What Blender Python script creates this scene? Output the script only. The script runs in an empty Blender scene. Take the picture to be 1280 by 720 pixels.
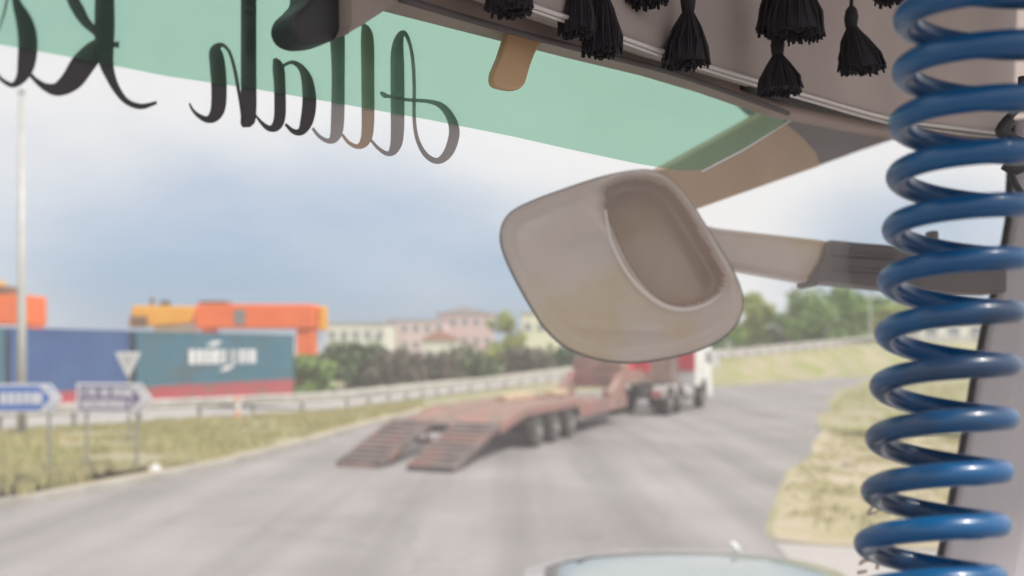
import bpy, bmesh, math, random
from mathutils import Vector, Matrix, Euler
random.seed(7)
R = math.radians
sc = bpy.context.scene
C = sc.collection

# ------------------------------------------------------------------ camera
EYE = 2.5; FPX = 1108.0; HOR = 438.0
cam_d = bpy.data.cameras.new('camera'); cam = bpy.data.objects.new('camera', cam_d); C.objects.link(cam)
cam.location = (0, 0, EYE); cam.rotation_euler = (R(90), 0, 0)
cam_d.sensor_width = 36; cam_d.lens = FPX/1280*36; cam_d.shift_y = (HOR-360)/1280
cam_d.clip_start = 0.02; cam_d.clip_end = 8000
cam_d.dof.use_dof = True; cam_d.dof.focus_distance = 0.78; cam_d.dof.aperture_fstop = 4.4
sc.camera = cam
# ------------------------------------------------------------------ sky and sun
SUN_EL, SUN_AZ = 54, 122            # azimuth from +Y towards +X
w = bpy.data.worlds.new('World'); sc.world = w; w.use_nodes = True
nt = w.node_tree; N = nt.nodes; L = nt.links; N.clear()
out = N.new('ShaderNodeOutputWorld'); bg = N.new('ShaderNodeBackground'); bg.inputs[1].default_value = 0.1
sky = N.new('ShaderNodeTexSky'); sky.sky_type = 'NISHITA'; sky.sun_disc = False
sky.sun_elevation = R(SUN_EL); sky.sun_rotation = R(SUN_AZ); sky.air_density = 1.0; sky.dust_density = 2.5; sky.altitude = 100
tc = N.new('ShaderNodeTexCoord')
mp = N.new('ShaderNodeMapping'); mp.inputs['Scale'].default_value = (1.0, 1.0, 2.2); mp.inputs['Location'].default_value = (1.37, 0.2, 0.55)
nz = N.new('ShaderNodeTexNoise'); nz.inputs['Scale'].default_value = 1.7; nz.inputs['Detail'].default_value = 6; nz.inputs['Roughness'].default_value = 0.5
L.new(tc.outputs['Generated'], mp.inputs[0]); L.new(mp.outputs[0], nz.inputs[0])
# a gap of blue in the cloud, in one direction of the sky
dist = N.new('ShaderNodeVectorMath'); dist.operation = 'DISTANCE'
_g = Vector((-0.19, 1, 0.045)).normalized(); dist.inputs[1].default_value = (_g.x*.62, _g.y, _g.z*1.25)
el = N.new('ShaderNodeVectorMath'); el.operation = 'MULTIPLY'; el.inputs[1].default_value = (.62, 1, 1.25)
L.new(tc.outputs['Generated'], el.inputs[0]); L.new(el.outputs[0], dist.inputs[0])
gap = N.new('ShaderNodeMapRange'); gap.inputs[1].default_value = 0.10; gap.inputs[2].default_value = 0.31
gap.inputs[3].default_value = -0.25; gap.inputs[4].default_value = 0.24; gap.interpolation_type = 'SMOOTHSTEP'
L.new(dist.outputs['Value'], gap.inputs[0])
# a second grey-blue opening low on the right
_h = Vector((0.47, 1, 0.10)).normalized(); d2 = N.new('ShaderNodeVectorMath'); d2.operation = 'DISTANCE'; d2.inputs[1].default_value = (_h.x*.62, _h.y, _h.z*1.25)
L.new(el.outputs[0], d2.inputs[0]); g2 = N.new('ShaderNodeMapRange'); g2.interpolation_type = 'SMOOTHSTEP'
g2.inputs[1].default_value = .04; g2.inputs[2].default_value = .15; g2.inputs[3].default_value = -.16; g2.inputs[4].default_value = .24
L.new(d2.outputs['Value'], g2.inputs[0]); gm = N.new('ShaderNodeMath'); gm.operation = 'MINIMUM'; L.new(gap.outputs[0], gm.inputs[0]); L.new(g2.outputs[0], gm.inputs[1])
ad = N.new('ShaderNodeMath'); ad.operation = 'ADD'; sc_n = N.new('ShaderNodeMapRange'); sc_n.inputs[3].default_value = .10; sc_n.inputs[4].default_value = .95; L.new(nz.outputs['Fac'], sc_n.inputs[0]); L.new(sc_n.outputs[0], ad.inputs[0]); L.new(gm.outputs[0], ad.inputs[1])
cr = N.new('ShaderNodeMapRange'); cr.inputs[1].default_value = 0.2; cr.inputs[2].default_value = 0.76
cr.inputs[3].default_value = 0.0; cr.inputs[4].default_value = 1.0; cr.interpolation_type = 'SMOOTHSTEP'
L.new(ad.outputs[0], cr.inputs[0])
mx = N.new('ShaderNodeMix'); mx.data_type = 'RGBA'
skm = N.new('ShaderNodeMix'); skm.data_type = 'RGBA'; skm.blend_type = 'MULTIPLY'; skm.inputs[0].default_value = 1
skm.inputs[7].default_value = (0.50, 0.62, 0.80, 1)
L.new(sky.outputs[0], skm.inputs[6])
shd = N.new('ShaderNodeMix'); shd.data_type = 'RGBA'; shd.inputs[0].default_value = .75; shd.inputs[7].default_value = (1.95, 2.55, 3.35, 1)
L.new(skm.outputs[2], shd.inputs[6])
L.new(cr.outputs[0], mx.inputs[0]); L.new(shd.outputs[2], mx.inputs[6]); mx.inputs[7].default_value = (4.7, 4.6, 4.6, 1)
L.new(mx.outputs[2], bg.inputs[0]); L.new(bg.outputs[0], out.inputs[0])
sd = bpy.data.lights.new('sun', 'SUN'); so = bpy.data.objects.new('sun', sd); C.objects.link(so)
sd.energy = 2.0; sd.angle = R(6); sd.color = (1, 0.95, 0.88)
sv = Vector((math.sin(R(SUN_AZ))*math.cos(R(SUN_EL)), math.cos(R(SUN_AZ))*math.cos(R(SUN_EL)), math.sin(R(SUN_EL))))
so.rotation_euler = sv.to_track_quat('Z', 'Y').to_euler()
vs = sc.view_settings; vs.view_transform = 'Standard'; vs.look = 'None'; vs.gamma = 1; vs.exposure = 1.07; vs.use_curve_mapping = False
sc.render.engine = 'CYCLES'
cy = sc.cycles; cy.use_denoising = True; cy.max_bounces = 8; cy.transparent_max_bounces = 24; cy.volume_bounces = 0
cy.caustics_reflective = False; cy.caustics_refractive = False; cy.sample_clamp_indirect = 4

# ------------------------------------------------------------------ helpers
def ray(u, v): return Vector(((u-640)/FPX, 1, (HOR-v)/FPX))
EYEV = Vector((0, 0, EYE))
AX = R(43.0)
LAT = Vector((math.sin(AX), math.cos(AX), 0))           # the truck's own left-to-right axis
FWD = Vector((-math.cos(AX), math.sin(AX), 0))          # the truck's own forward axis
def onY(u, v, y): return EYEV + ray(u, v)*y
def onD(u, v, d): r = ray(u, v); return EYEV + r*(d/r.dot(FWD))
def G(u, v, z=0): r = ray(u, v); t = (z-EYE)/r.z; return Vector((r.x*t, t, z))

def tag(o, label=None, cat=None, group=None, kind=None):
    if label: o['label'] = label
    if cat: o['category'] = cat
    if group: o['group'] = group
    if kind: o['kind'] = kind
    return o
def empty(name, loc=(0, 0, 0), rz=0, label=None, cat=None, group=None):
    o = bpy.data.objects.new(name, None); C.objects.link(o); o.location = loc; o.rotation_euler = (0, 0, rz)
    o.empty_display_size = 0.1
    return tag(o, label, cat, group)

class MB:
    def __init__(s): s.v = []; s.f = []
    def add(s, vs, fs):
        b = len(s.v); s.v += [tuple(x) for x in vs]; s.f += [tuple(b+i for i in f) for f in fs]; return s
    def box(s, c, d, M=None):
        x, y, z = (k/2 for k in d); c = Vector(c)
        vs = [Vector((a*x, b*y, e*z)) for e in (-1, 1) for a, b in ((-1, -1), (1, -1), (1, 1), (-1, 1))]
        if M is not None: vs = [M @ k for k in vs]
        return s.add([k+c for k in vs], [(3, 2, 1, 0), (4, 5, 6, 7), (0, 1, 5, 4), (1, 2, 6, 5), (2, 3, 7, 6), (3, 0, 4, 7)])
    def prism(s, pts, off):
        n = len(pts); off = Vector(off); pts = [Vector(p) for p in pts]
        return s.add(pts+[p+off for p in pts], [tuple(range(n)), tuple(range(2*n-1, n-1, -1))]+[(i, i+n, (i+1) % n+n, (i+1) % n) for i in range(n)])
    def tube(s, pts, r, n=10, cap=True):
        pts = [Vector(p) for p in pts]; rr = r if isinstance(r, (list, tuple)) else [r]*len(pts)
        vs = []; up = None
        for i, p in enumerate(pts):
            t = (pts[min(i+1, len(pts)-1)]-pts[max(i-1, 0)]).normalized()
            if up is None:
                a = Vector((0, 0, 1)) if abs(t.z) < .9 else Vector((1, 0, 0)); up = (a-t*a.dot(t)).normalized()
            else: up = (up-t*up.dot(t)).normalized()
            q = t.cross(up)
            vs += [p+(up*math.cos(2*math.pi*k/n)+q*math.sin(2*math.pi*k/n))*rr[i] for k in range(n)]
        fs = [(i*n+k, i*n+(k+1) % n, (i+1)*n+(k+1) % n, (i+1)*n+k) for i in range(len(pts)-1) for k in range(n)]
        if cap: fs += [tuple(range(n-1, -1, -1)), tuple(range((len(pts)-1)*n, len(pts)*n))]
        return s.add(vs, fs)
    def lathe(s, prof, c, axis='X', n=28):
        vs = []; c = Vector(c)
        for h, r in prof:
            for k in range(n):
                a = 2*math.pi*k/n; p = (h, r*math.cos(a), r*math.sin(a))
                if axis == 'Z': p = (p[1], p[2], p[0])
                if axis == 'Y': p = (p[1], p[0], p[2])
                vs.append(c+Vector(p))
        m = len(prof)
        fs = [(i*n+k, i*n+(k+1) % n, (i+1)*n+(k+1) % n, (i+1)*n+k) for i in range(m-1) for k in range(n)]
        fs += [tuple(range(n)), tuple(range((m-1)*n, m*n))]
        return s.add(vs, fs)
    def build(s, name, mat, parent=None, bevel=0, smooth=False, seg=2):
        me = bpy.data.meshes.new(name); me.from_pydata(s.v, [], s.f)
        bm = bmesh.new(); bm.from_mesh(me); bmesh.ops.recalc_face_normals(bm, faces=bm.faces)
        bm.to_mesh(me); bm.free()
        o = bpy.data.objects.new(name, me); C.objects.link(o); me.materials.append(mat)
        if parent: o.parent = parent
        if bevel:
            b = o.modifiers.new('bevel', 'BEVEL'); b.width = bevel; b.segments = seg; b.limit_method = 'ANGLE'; b.angle_limit = R(40)
        if smooth:
            for p in me.polygons: p.use_smooth = True
        return o
def mesh_obj(name, vs, fs, mat, parent=None, smooth=False): return MB().add(vs, fs).build(name, mat, parent, smooth=smooth)

def mat(name, col, rough=.7, col2=None, scale=4, metal=0, bump=0, bscale=None, coat=0, detail=4, spec=.5, thr=(.35, .65), col3=None, scale3=1):
    m = bpy.data.materials.new(name); m.use_nodes = True; t = m.node_tree; p = t.nodes['Principled BSDF']
    p.inputs['Base Color'].default_value = (*col, 1); p.inputs['Roughness'].default_value = rough; p.inputs['Metallic'].default_value = metal
    p.inputs['Specular IOR Level'].default_value = spec
    if coat: p.inputs['Coat Weight'].default_value = coat; p.inputs['Coat Roughness'].default_value = .08
    tcn = t.nodes.new('ShaderNodeTexCoord')
    if col2 is not None:
        n = t.nodes.new('ShaderNodeTexNoise'); n.inputs['Scale'].default_value = scale; n.inputs['Detail'].default_value = detail
        t.links.new(tcn.outputs['Object'], n.inputs[0])
        mr = t.nodes.new('ShaderNodeMapRange'); mr.inputs[1].default_value = thr[0]; mr.inputs[2].default_value = thr[1]
        t.links.new(n.outputs['Fac'], mr.inputs[0])
        x = t.nodes.new('ShaderNodeMix'); x.data_type = 'RGBA'; x.inputs[6].default_value = (*col, 1); x.inputs[7].default_value = (*col2, 1)
        t.links.new(mr.outputs[0], x.inputs[0]); last = x.outputs[2]
        if col3 is not None:
            n3 = t.nodes.new('ShaderNodeTexNoise'); n3.inputs['Scale'].default_value = scale3; n3.inputs['Detail'].default_value = 5
            t.links.new(tcn.outputs['Object'], n3.inputs[0])
            m3 = t.nodes.new('ShaderNodeMapRange'); m3.inputs[1].default_value = .5; m3.inputs[2].default_value = .62
            t.links.new(n3.outputs['Fac'], m3.inputs[0])
            x3 = t.nodes.new('ShaderNodeMix'); x3.data_type = 'RGBA'; x3.inputs[7].default_value = (*col3, 1)
            t.links.new(m3.outputs[0], x3.inputs[0]); t.links.new(last, x3.inputs[6]); last = x3.outputs[2]
        t.links.new(last, p.inputs['Base Color'])
    if bump:
        n = t.nodes.new('ShaderNodeTexNoise'); n.inputs['Scale'].default_value = bscale or scale*4; n.inputs['Detail'].default_value = 5
        t.links.new(tcn.outputs['Object'], n.inputs[0])
        b = t.nodes.new('ShaderNodeBump'); b.inputs['Strength'].default_value = bump; b.inputs['Distance'].default_value = .02
        t.links.new(n.outputs['Fac'], b.inputs['Height']); t.links.new(b.outputs[0], p.inputs['Normal'])
    return m
def film_mat(name, tint, scatter, amount, gloss=0.0, dirt=0.0, dscale=6):
    """thin sheet: straight-through tint, plus a share of light scattered by what lies in or on it"""
    m = bpy.data.materials.new(name); m.use_nodes = True; t = m.node_tree; t.nodes.clear()
    o = t.nodes.new('ShaderNodeOutputMaterial'); tr = t.nodes.new('ShaderNodeBsdfTransparent'); tl = t.nodes.new('ShaderNodeBsdfTranslucent')
    df = t.nodes.new('ShaderNodeBsdfDiffuse'); a = t.nodes.new('ShaderNodeMixShader'); b = t.nodes.new('ShaderNodeMixShader')
    tr.inputs[0].default_value = (*tint, 1); tl.inputs[0].default_value = (*scatter, 1); df.inputs[0].default_value = (*scatter, 1)
    b.inputs[0].default_value = .2; t.links.new(tl.outputs[0], b.inputs[1]); t.links.new(df.outputs[0], b.inputs[2])
    a.inputs[0].default_value = amount
    if dirt:
        tcn = t.nodes.new('ShaderNodeTexCoord'); n = t.nodes.new('ShaderNodeTexNoise'); n.inputs['Scale'].default_value = dscale; n.inputs['Detail'].default_value = 3
        t.links.new(tcn.outputs['Object'], n.inputs[0]); mr = t.nodes.new('ShaderNodeMapRange')
        mr.inputs[1].default_value = .3; mr.inputs[2].default_value = .7; mr.inputs[3].default_value = amount*(1-dirt); mr.inputs[4].default_value = amount*(1+dirt)
        t.links.new(n.outputs['Fac'], mr.inputs[0]); t.links.new(mr.outputs[0], a.inputs[0])
    t.links.new(tr.outputs[0], a.inputs[1]); t.links.new(b.outputs[0], a.inputs[2]); last = a.outputs[0]
    if gloss:
        g = t.nodes.new('ShaderNodeBsdfGlossy'); g.inputs['Roughness'].default_value = .03; fr = t.nodes.new('ShaderNodeMixShader'); fr.inputs[0].default_value = gloss
        t.links.new(last, fr.inputs[1]); t.links.new(g.outputs[0], fr.inputs[2]); last = fr.outputs[0]
    t.links.new(last, o.inputs[0]); return m

M = {}
M['asphalt'] = mat('worn_asphalt', (.245, .228, .228), .9, (.30, .282, .28), .35, bump=.3, bscale=30, col3=(.23, .21, .205), scale3=.12)
_t = M['asphalt'].node_tree; _p = _t.nodes['Principled BSDF']; _src = _p.inputs['Base Color'].links[0].from_socket
_tc = _t.nodes.new('ShaderNodeTexCoord'); _m = _t.nodes.new('ShaderNodeMapping'); _m.inputs['Rotation'].default_value = (0, 0, R(24)); _m.inputs['Scale'].default_value = (.9, .045, 1)
_n = _t.nodes.new('ShaderNodeTexNoise'); _n.inputs['Scale'].default_value = 1.0; _n.inputs['Detail'].default_value = 5
_r = _t.nodes.new('ShaderNodeMapRange'); _r.inputs[1].default_value = .38; _r.inputs[2].default_value = .62; _r.inputs[3].default_value = .80; _r.inputs[4].default_value = 1.08
_v = _t.nodes.new('ShaderNodeTexVoronoi'); _v.feature = 'DISTANCE_TO_EDGE'; _v.inputs['Scale'].default_value = .28
_c = _t.nodes.new('ShaderNodeMapRange'); _c.inputs[1].default_value = 0; _c.inputs[2].default_value = .012; _c.inputs[3].default_value = .86; _c.inputs[4].default_value = 1
_w = _t.nodes.new('ShaderNodeTexNoise'); _w.inputs['Scale'].default_value = 1.2; _a = _t.nodes.new('ShaderNodeVectorMath'); _a.operation = 'MULTIPLY_ADD'; _a.inputs[1].default_value = (1.2, 1.2, 0)
_k = _t.nodes.new('ShaderNodeMath'); _k.operation = 'MULTIPLY'; _x = _t.nodes.new('ShaderNodeMix'); _x.data_type = 'RGBA'; _x.blend_type = 'MULTIPLY'; _x.inputs[0].default_value = 1
_l = _t.links; _l.new(_tc.outputs['Object'], _m.inputs[0]); _l.new(_m.outputs[0], _n.inputs[0]); _l.new(_n.outputs['Fac'], _r.inputs[0])
_l.new(_tc.outputs['Object'], _w.inputs[0]); _l.new(_w.outputs['Color'], _a.inputs[0]); _l.new(_tc.outputs['Object'], _a.inputs[2]); _l.new(_a.outputs[0], _v.inputs[0]); _l.new(_v.outputs['Distance'], _c.inputs[0])
_l.new(_r.outputs[0], _k.inputs[0]); _l.new(_c.outputs[0], _k.inputs[1]); _l.new(_src, _x.inputs[6]); _l.new(_k.outputs[0], _x.inputs[7]); _l.new(_x.outputs[2], _p.inputs['Base Color'])
M['highway'] = mat('pale_asphalt', (.33, .31, .30), .9, (.42, .39, .37), .4)
M['ground'] = mat('dry_grass_ground', (.27, .265, .15), .95, (.37, .32, .22), .22, bump=.5, bscale=6, col3=(.24, .26, .08), scale3=.5)
M['sand'] = mat('pale_sandy_soil', (.44, .37, .28), .95, (.36, .31, .19), .5, bump=.3, bscale=12, col3=(.33, .29, .15), scale3=.45)
M['concrete'] = mat('kerb_concrete', (.42, .40, .37), .9, (.30, .28, .25), 1.5, bump=.2, bscale=20)
M['blade'] = mat('grass_blades', (.34, .33, .13), .8, (.46, .40, .20), .35)
M['galv'] = mat('galvanised_steel', (.68, .64, .61), .45, (.45, .43, .42), 2, metal=.3)
M['post'] = mat('grey_post', (.30, .30, .30), .5, (.22, .22, .22), 6, metal=.3)
M['pole'] = mat('pale_steel_pole', (.50, .50, .48), .5, (.42, .42, .41), 2, metal=.2)
M['blue_sign'] = mat('blue_sign_sheet', (.03, .13, .48), .4, (.05, .16, .5), 3)
M['white_sign'] = mat('white_sign_sheet', (.78, .78, .80), .4, (.68, .68, .70), 3)
M['mauve_sign'] = mat('mauve_sign_sheet', (.13, .11, .24), .5, (.18, .15, .28), 3)
M['dark'] = mat('dark_plastic', (.025, .025, .03), .5, (.035, .035, .04), 12)
M['teal'] = mat('teal_container_paint', (.03, .13, .19), .5, (.045, .15, .21), .7, col3=(.055, .115, .15), scale3=.5)
M['blue'] = mat('blue_container_paint', (.022, .075, .235), .5, (.035, .10, .26), .7)
M['red'] = mat('red_container_paint', (.46, .07, .09), .6, (.40, .09, .10), .7, col3=(.28, .12, .1), scale3=.9)
M['orange'] = mat('orange_paint', (.90, .17, .02), .45, (.82, .15, .025), .8)
M['yellow'] = mat('yellow_paint', (.88, .42, .02), .45, (.80, .37, .03), .8)
M['brown'] = mat('rusty_brown', (.16, .08, .04), .8, (.22, .12, .06), 3)
M['trailer_red'] = mat('faded_red_steel', (.30, .13, .12), .7, (.24, .145, .125), 1.3, col3=(.33, .22, .18), scale3=1.8, bump=.1)
M['plank'] = mat('worn_deck_timber', (.20, .14, .115), .85, (.28, .19, .16), 2.5, col3=(.34, .16, .13), scale3=1.2, bump=.3)
M['ramp'] = mat('dusty_ramp_steel', (.10, .08, .076), .7, (.19, .15, .14), 2.5, col3=(.22, .12, .105), scale3=1.5)
M['tyre'] = mat('tyre_rubber', (.035, .034, .034), .85, (.06, .055, .05), 8)
M['rim'] = mat('grey_rim', (.45, .43, .42), .5, (.34, .32, .31), 6, metal=.3)
M['white'] = mat('white_lorry_paint', (.80, .80, .80), .35, (.72, .72, .71), 1.2, coat=.4)
M['chassis'] = mat('chassis_steel', (.06, .055, .055), .7, (.10, .085, .08), 3)
M['cargo_glass'] = mat('dark_window_glass', (.02, .025, .03), .08, spec=.6)
M['lamp_red'] = mat('red_lamp_lens', (.5, .02, .02), .2, coat=.6)
M['lamp_amber'] = mat('amber_marker', (.85, .45, .12), .4)
M['car_white'] = mat('white_car_paint', (.82, .83, .85), .25, (.80, .81, .83), 2, coat=.8)
M['roof_glass'] = mat('tinted_roof_glass', (.20, .25, .26), .12, (.24, .29, .29), 1.5, coat=.5)
M['bark'] = mat('bark', (.14, .10, .07), .9, (.09, .07, .05), 6, bump=.4)
M['leaf_dark'] = mat('dark_green_leaves', (.07, .12, .045), .7, (.12, .17, .06), .9)
M['leaf_mid'] = mat('mid_green_leaves', (.18, .30, .07), .7, (.24, .34, .10), .8)
M['leaf_light'] = mat('yellow_green_leaves', (.32, .38, .08), .7, (.38, .40, .13), .8)
M['leaf_brown'] = mat('brownish_scrub', (.17, .13, .10), .8, (.12, .13, .08), .8)
M['wall_white'] = mat('pale_cream_render', (.72, .72, .64), .8, (.64, .64, .58), .3)
M['wall_pink'] = mat('pale_pink_render', (.70, .54, .54), .85, (.64, .50, .49), .3)
M['wall_rose'] = mat('rose_render', (.68, .50, .50), .85, (.62, .47, .46), .3)
M['wall_yellow'] = mat('pale_yellow_render', (.74, .74, .56), .8, (.68, .67, .5), .3)
M['roof_grey'] = mat('grey_roof', (.40, .38, .40), .8, (.33, .31, .33), 1)
M['roof_red'] = mat('red_tile_roof', (.45, .22, .18), .85, (.38, .2, .16), 1)
M['pane'] = mat('window_pane', (.24, .25, .27), .2, spec=.6)
M['taupe'] = mat('taupe_plastic', (.33, .27, .245), .55, (.29, .24, .215), 6, bump=.04, bscale=160)
M['header'] = mat('taupe_header_trim', (.46, .39, .365), .8, (.39, .33, .315), 5, bump=.15, bscale=300)
M['header_low'] = mat('brown_header_trim', (.40, .31, .28), .7, (.34, .27, .245), 6, bump=.1, bscale=200)
M['header_dark'] = mat('dark_grey_fairing', (.10, .083, .088), .6, (.08, .07, .073), 5)
M['silver'] = mat('silver_bead', (.62, .58, .57), .35, metal=.4)
M['tan'] = mat('tan_plastic', (.58, .38, .22), .55, (.52, .34, .19), 8)
M['housing'] = mat('taupe_mirror_housing', (.54, .445, .41), .25, (.58, .48, .43), 5, coat=.5, col3=(.53, .405, .26), scale3=4.5)  # warm tan patches are mirror reflections painted into the housing colour
M['reflection_brown'] = mat('brown_mirror_reflection', (.32, .20, .13), .25, (.36, .22, .13), 9, coat=.6)  # brown of the reflected cab, painted onto the sunken part of the face
M['rubber'] = mat('black_rubber_seal', (.03, .028, .03), .6)
M['arm_dark'] = mat('dark_clamp_plastic', (.12, .11, .115), .55, (.15, .135, .135), 10)
M['pillar'] = mat('grey_pillar_trim', (.55, .52, .55), .7, (.50, .48, .51), 6, bump=.15, bscale=250)
M['thread'] = mat('black_thread', (.012, .010, .016), .8, (.02, .016, .024), 60)
M['letter'] = mat('black_vinyl', (.05, .042, .05), .5)
M['letter_glare'] = mat('glare_grey_vinyl', (.42, .39, .39), .55, (.28, .27, .28), 14)  # paler grey is glare over the black letters, painted into their colour
M['letter_brown'] = mat('brown_glare_vinyl', (.50, .37, .28), .55, (.38, .32, .28), 14)  # brown paints glare on a letter of the word; also colours the fragment
M['hose'] = mat('blue_polyurethane', (.0, .075, .22), .34, (.0, .09, .25), 18, coat=.25, col3=(.015, .05, .12), scale3=9, spec=.5)
M['film'] = film_mat('green_tint_film', (.43, .69, .56), (.55, .76, .62), .17, gloss=.01, dirt=.45, dscale=3.5)
M['glass'] = film_mat('dusty_windscreen', (.97, .985, .98), (.97, .93, .92), .145, gloss=.012, dirt=.18, dscale=2.2)
M['stone'] = mat('grey_stone', (.14, .13, .12), .9, (.2, .18, .16), 5)

# ------------------------------------------------------------------ the lie of the land
RAIL = [(-90, 0, 0), (-34, 18, 0), (-15.6, 27, 0), (-6.8, 36.5, 0), (-3.4, 49, 0), (3.5, 63, .3), (18.3, 78, 1.75), (39.8, 98, 3.3), (100, 150, 4.5)]
def rail_near(x, y):
    best = (1e9, 0, 0)
    for (a, b, za), (c, d, zb) in zip(RAIL, RAIL[1:]):
        dx, dy = c-a, d-b; l2 = dx*dx+dy*dy; t = max(0, min(1, ((x-a)*dx+(y-b)*dy)/l2))
        px, py = a+dx*t, b+dy*t; e = math.hypot(x-px, y-py)
        s = 1 if dx*(y-py)-dy*(x-px) > 0 else -1
        if e < best[0]: best = (e, s, za+(zb-za)*t)
    return best
def smooth(a, b, x): t = max(0, min(1, (x-a)/(b-a))); return t*t*(3-2*t)
def ground_z(x, y):
    if y < 5 or abs(x) > 160 or y > 260: 
        return 0 if y < 26 else (-1.8 if abs(x) > 160 or y > 260 else 0)
    e, s, zr = rail_near(x, y)
    if s < 0: return zr*(1-smooth(0.6, 6.5, e))
    if e < 9: return zr
    return zr+(-1.8-zr)*smooth(9, 14, e)
def axis(lo, hi, step, far):
    v = [lo+step*i for i in range(int((hi-lo)/step)+1)]
    k = step; a = v[-1]
    while a < far: k *= 1.35; a += k; v.append(a)
    k = step; a = v[0]
    while a > -far: k *= 1.35; a -= k; v.insert(0, a)
    return v
xs, ys = axis(-60, 90, 1.25, 4000), axis(0, 140, 1.25, 4000)
gv = [(x, y, ground_z(x, y)) for y in ys for x in xs]; nx = len(xs)
gf = [(j*nx+i, j*nx+i+1, (j+1)*nx+i+1, (j+1)*nx+i) for j in range(len(ys)-1) for i in range(nx-1)]
tag(mesh_obj('ground', gv, gf, M['ground'], smooth=True), kind='structure')

def sheet(name, pts, z, m, kind='structure'):
    bm = bmesh.new(); vs = [bm.verts.new((x, y, z)) for x, y in pts]; f = bm.faces.new(vs); bmesh.ops.triangulate(bm, faces=[f])
    bmesh.ops.recalc_face_normals(bm, faces=bm.faces)
    if bm.faces[0].normal.z < 0 if hasattr(bm.faces, 'ensure_lookup_table') and not bm.faces.ensure_lookup_table() else False: bmesh.ops.reverse_faces(bm, faces=bm.faces)
    me = bpy.data.meshes.new(name); bm.to_mesh(me); bm.free(); me.materials.append(m)
    o = bpy.data.objects.new(name, me); C.objects.link(o); return tag(o, kind=kind)
KERB = [(-80, -4), (-40, 4), (-20, 9.2), (-12, 11.6), (-9.0, 13.0), (-7.7, 14.6), (-6.9, 16.6), (-6.1, 19.3), (-5.3, 24), (-4.3, 31), (-2.8, 38.5), (0, 47), (5.5, 53.5), (13.3, 58), (25, 73), (38, 91), (62, 118)]
VERGE = [(75, 112), (48, 93), (31, 76.5), (27.5, 70), (24.8, 63), (20.4, 56.5), (18.3, 50), (15.6, 44), (14.0, 38.5), (11.6, 33.8), (10.4, 30), (9.3, 26.4), (8.0, 23.6), (7.1, 21), (5.7, 18.4), (4.6, 15.4), (3.5, 12.3), (3.45, 11.7), (3.9, 11.35), (5.4, 11.1), (14, 11.4), (80, 20), (80, -40), (-80, -40)]
sheet('road', KERB+VERGE, .004, M['asphalt'])
# sandy strip beside the left kerb and sandy patch at the tip of the right verge
strip = [(x, y) for x, y in KERB[1:11]]
inner = [(x-.9*(1 if y > 14 else .25)+.15*math.sin(x*3), y+(.9 if y < 16 else .35)+.2*math.sin(y*2)) for x, y in strip]
sheet('gravel_strip', strip+inner[::-1], .006, M['sand'])
sheet('verge_soil', [(3.5, 11.7), (3.95, 11.4), (5.4, 11.15), (14, 11.5), (24, 14), (26, 22), (17, 25), (13.5, 23.6), (11.6, 27), (10.4, 25), (9.6, 27.4), (8.0, 23.7), (7.15, 21), (5.72, 18.4), (4.75, 15.4), (3.6, 12.3)], .008, M['sand'])
sheet('pavement', [(3.0, 8.0), (3.4, 11.45), (5.4, 10.9), (14, 11.2), (30, 13), (30, 6), (6, 6)], .010, M['highway'])
# highway behind the guardrail
hv = []; hf = []
for (a, b, za), (c, d, zb) in [(RAIL[i], RAIL[i+1]) for i in range(len(RAIL)-1)]:
    for k in range(8):
        t = k/8; x, y, z = a+(c-a)*t, b+(d-b)*t, za+(zb-za)*t; n = Vector((-(d-b), c-a, 0)).normalized()
        hv += [(x+n.x*.7, y+n.y*.7, z+.03), (x+n.x*8.2, y+n.y*8.2, z+.03)]
for i in range(len(hv)//2-1): hf.append((2*i, 2*i+1, 2*i+3, 2*i+2))
tag(mesh_obj('highway', hv, hf, M['highway']), kind='structure')
def offset_line(pts, d):
    o = []
    for i, p in enumerate(pts):
        a = Vector(pts[max(0, i-1)]); b = Vector(pts[min(len(pts)-1, i+1)]); t = (b-a).normalized(); o.append((p[0]-t.y*d, p[1]+t.x*d))
    return o
k1 = offset_line(KERB, .02); k2 = offset_line(KERB, .18); kb = MB()
n = len(KERB); vv = []
for i in range(n): vv += [(*k1[i], -.05), (*k1[i], .13), (*k2[i], .13), (*k2[i], -.05)]
kb.add(vv, [(4*i+a, 4*i+b, 4*i+4+b, 4*i+4+a) for i in range(n-1) for a, b in ((0, 1), (1, 2), (2, 3))])
tag(kb.build('kerb', M['concrete']), kind='structure')

# grass blades on the strip and on the verge
def grass(name, region, count, hmin, hmax, m):
    b = MB()
    k = 0
    while k < count:
        x, y = region()
        if x is None: continue
        z = ground_z(x, y); h = random.uniform(hmin, hmax)
        for q in range(4):
            a = random.uniform(0, 6.28); ww = .012+h*.05; dx, dy = math.cos(a)*ww, math.sin(a)*ww
            ox, oy = x+random.uniform(-.12, .12), y+random.uniform(-.12, .12); lx, ly = random.uniform(-.4, .4)*h, random.uniform(-.4, .4)*h
            b.add([(ox-dx, oy-dy, z), (ox+dx, oy+dy, z), (ox+lx, oy+ly, z+h)], [(0, 1, 2)])
        k += 1
    return tag(b.build(name, m), kind='stuff')
def inside(pts, x, y):
    c = False; j = len(pts)-1
    for i in range(len(pts)):
        if (pts[i][1] > y) != (pts[j][1] > y) and x < (pts[j][0]-pts[i][0])*(y-pts[i][1])/(pts[j][1]-pts[i][1])+pts[i][0]: c = not c
        j = i
    return c
MED = inner[1:]+[(-4.0, 40), (-4.6, 44), (-7.4, 36), (-16, 26.4), (-30, 19)]
def med():
    x, y = random.uniform(-26, -2), random.uniform(11, 44)
    return (x, y) if inside(MED, x, y) and math.sin(x*1.1+y*.7)+math.sin(y*1.9-x*.4) > -1.1+random.random() else (None, None)
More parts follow.
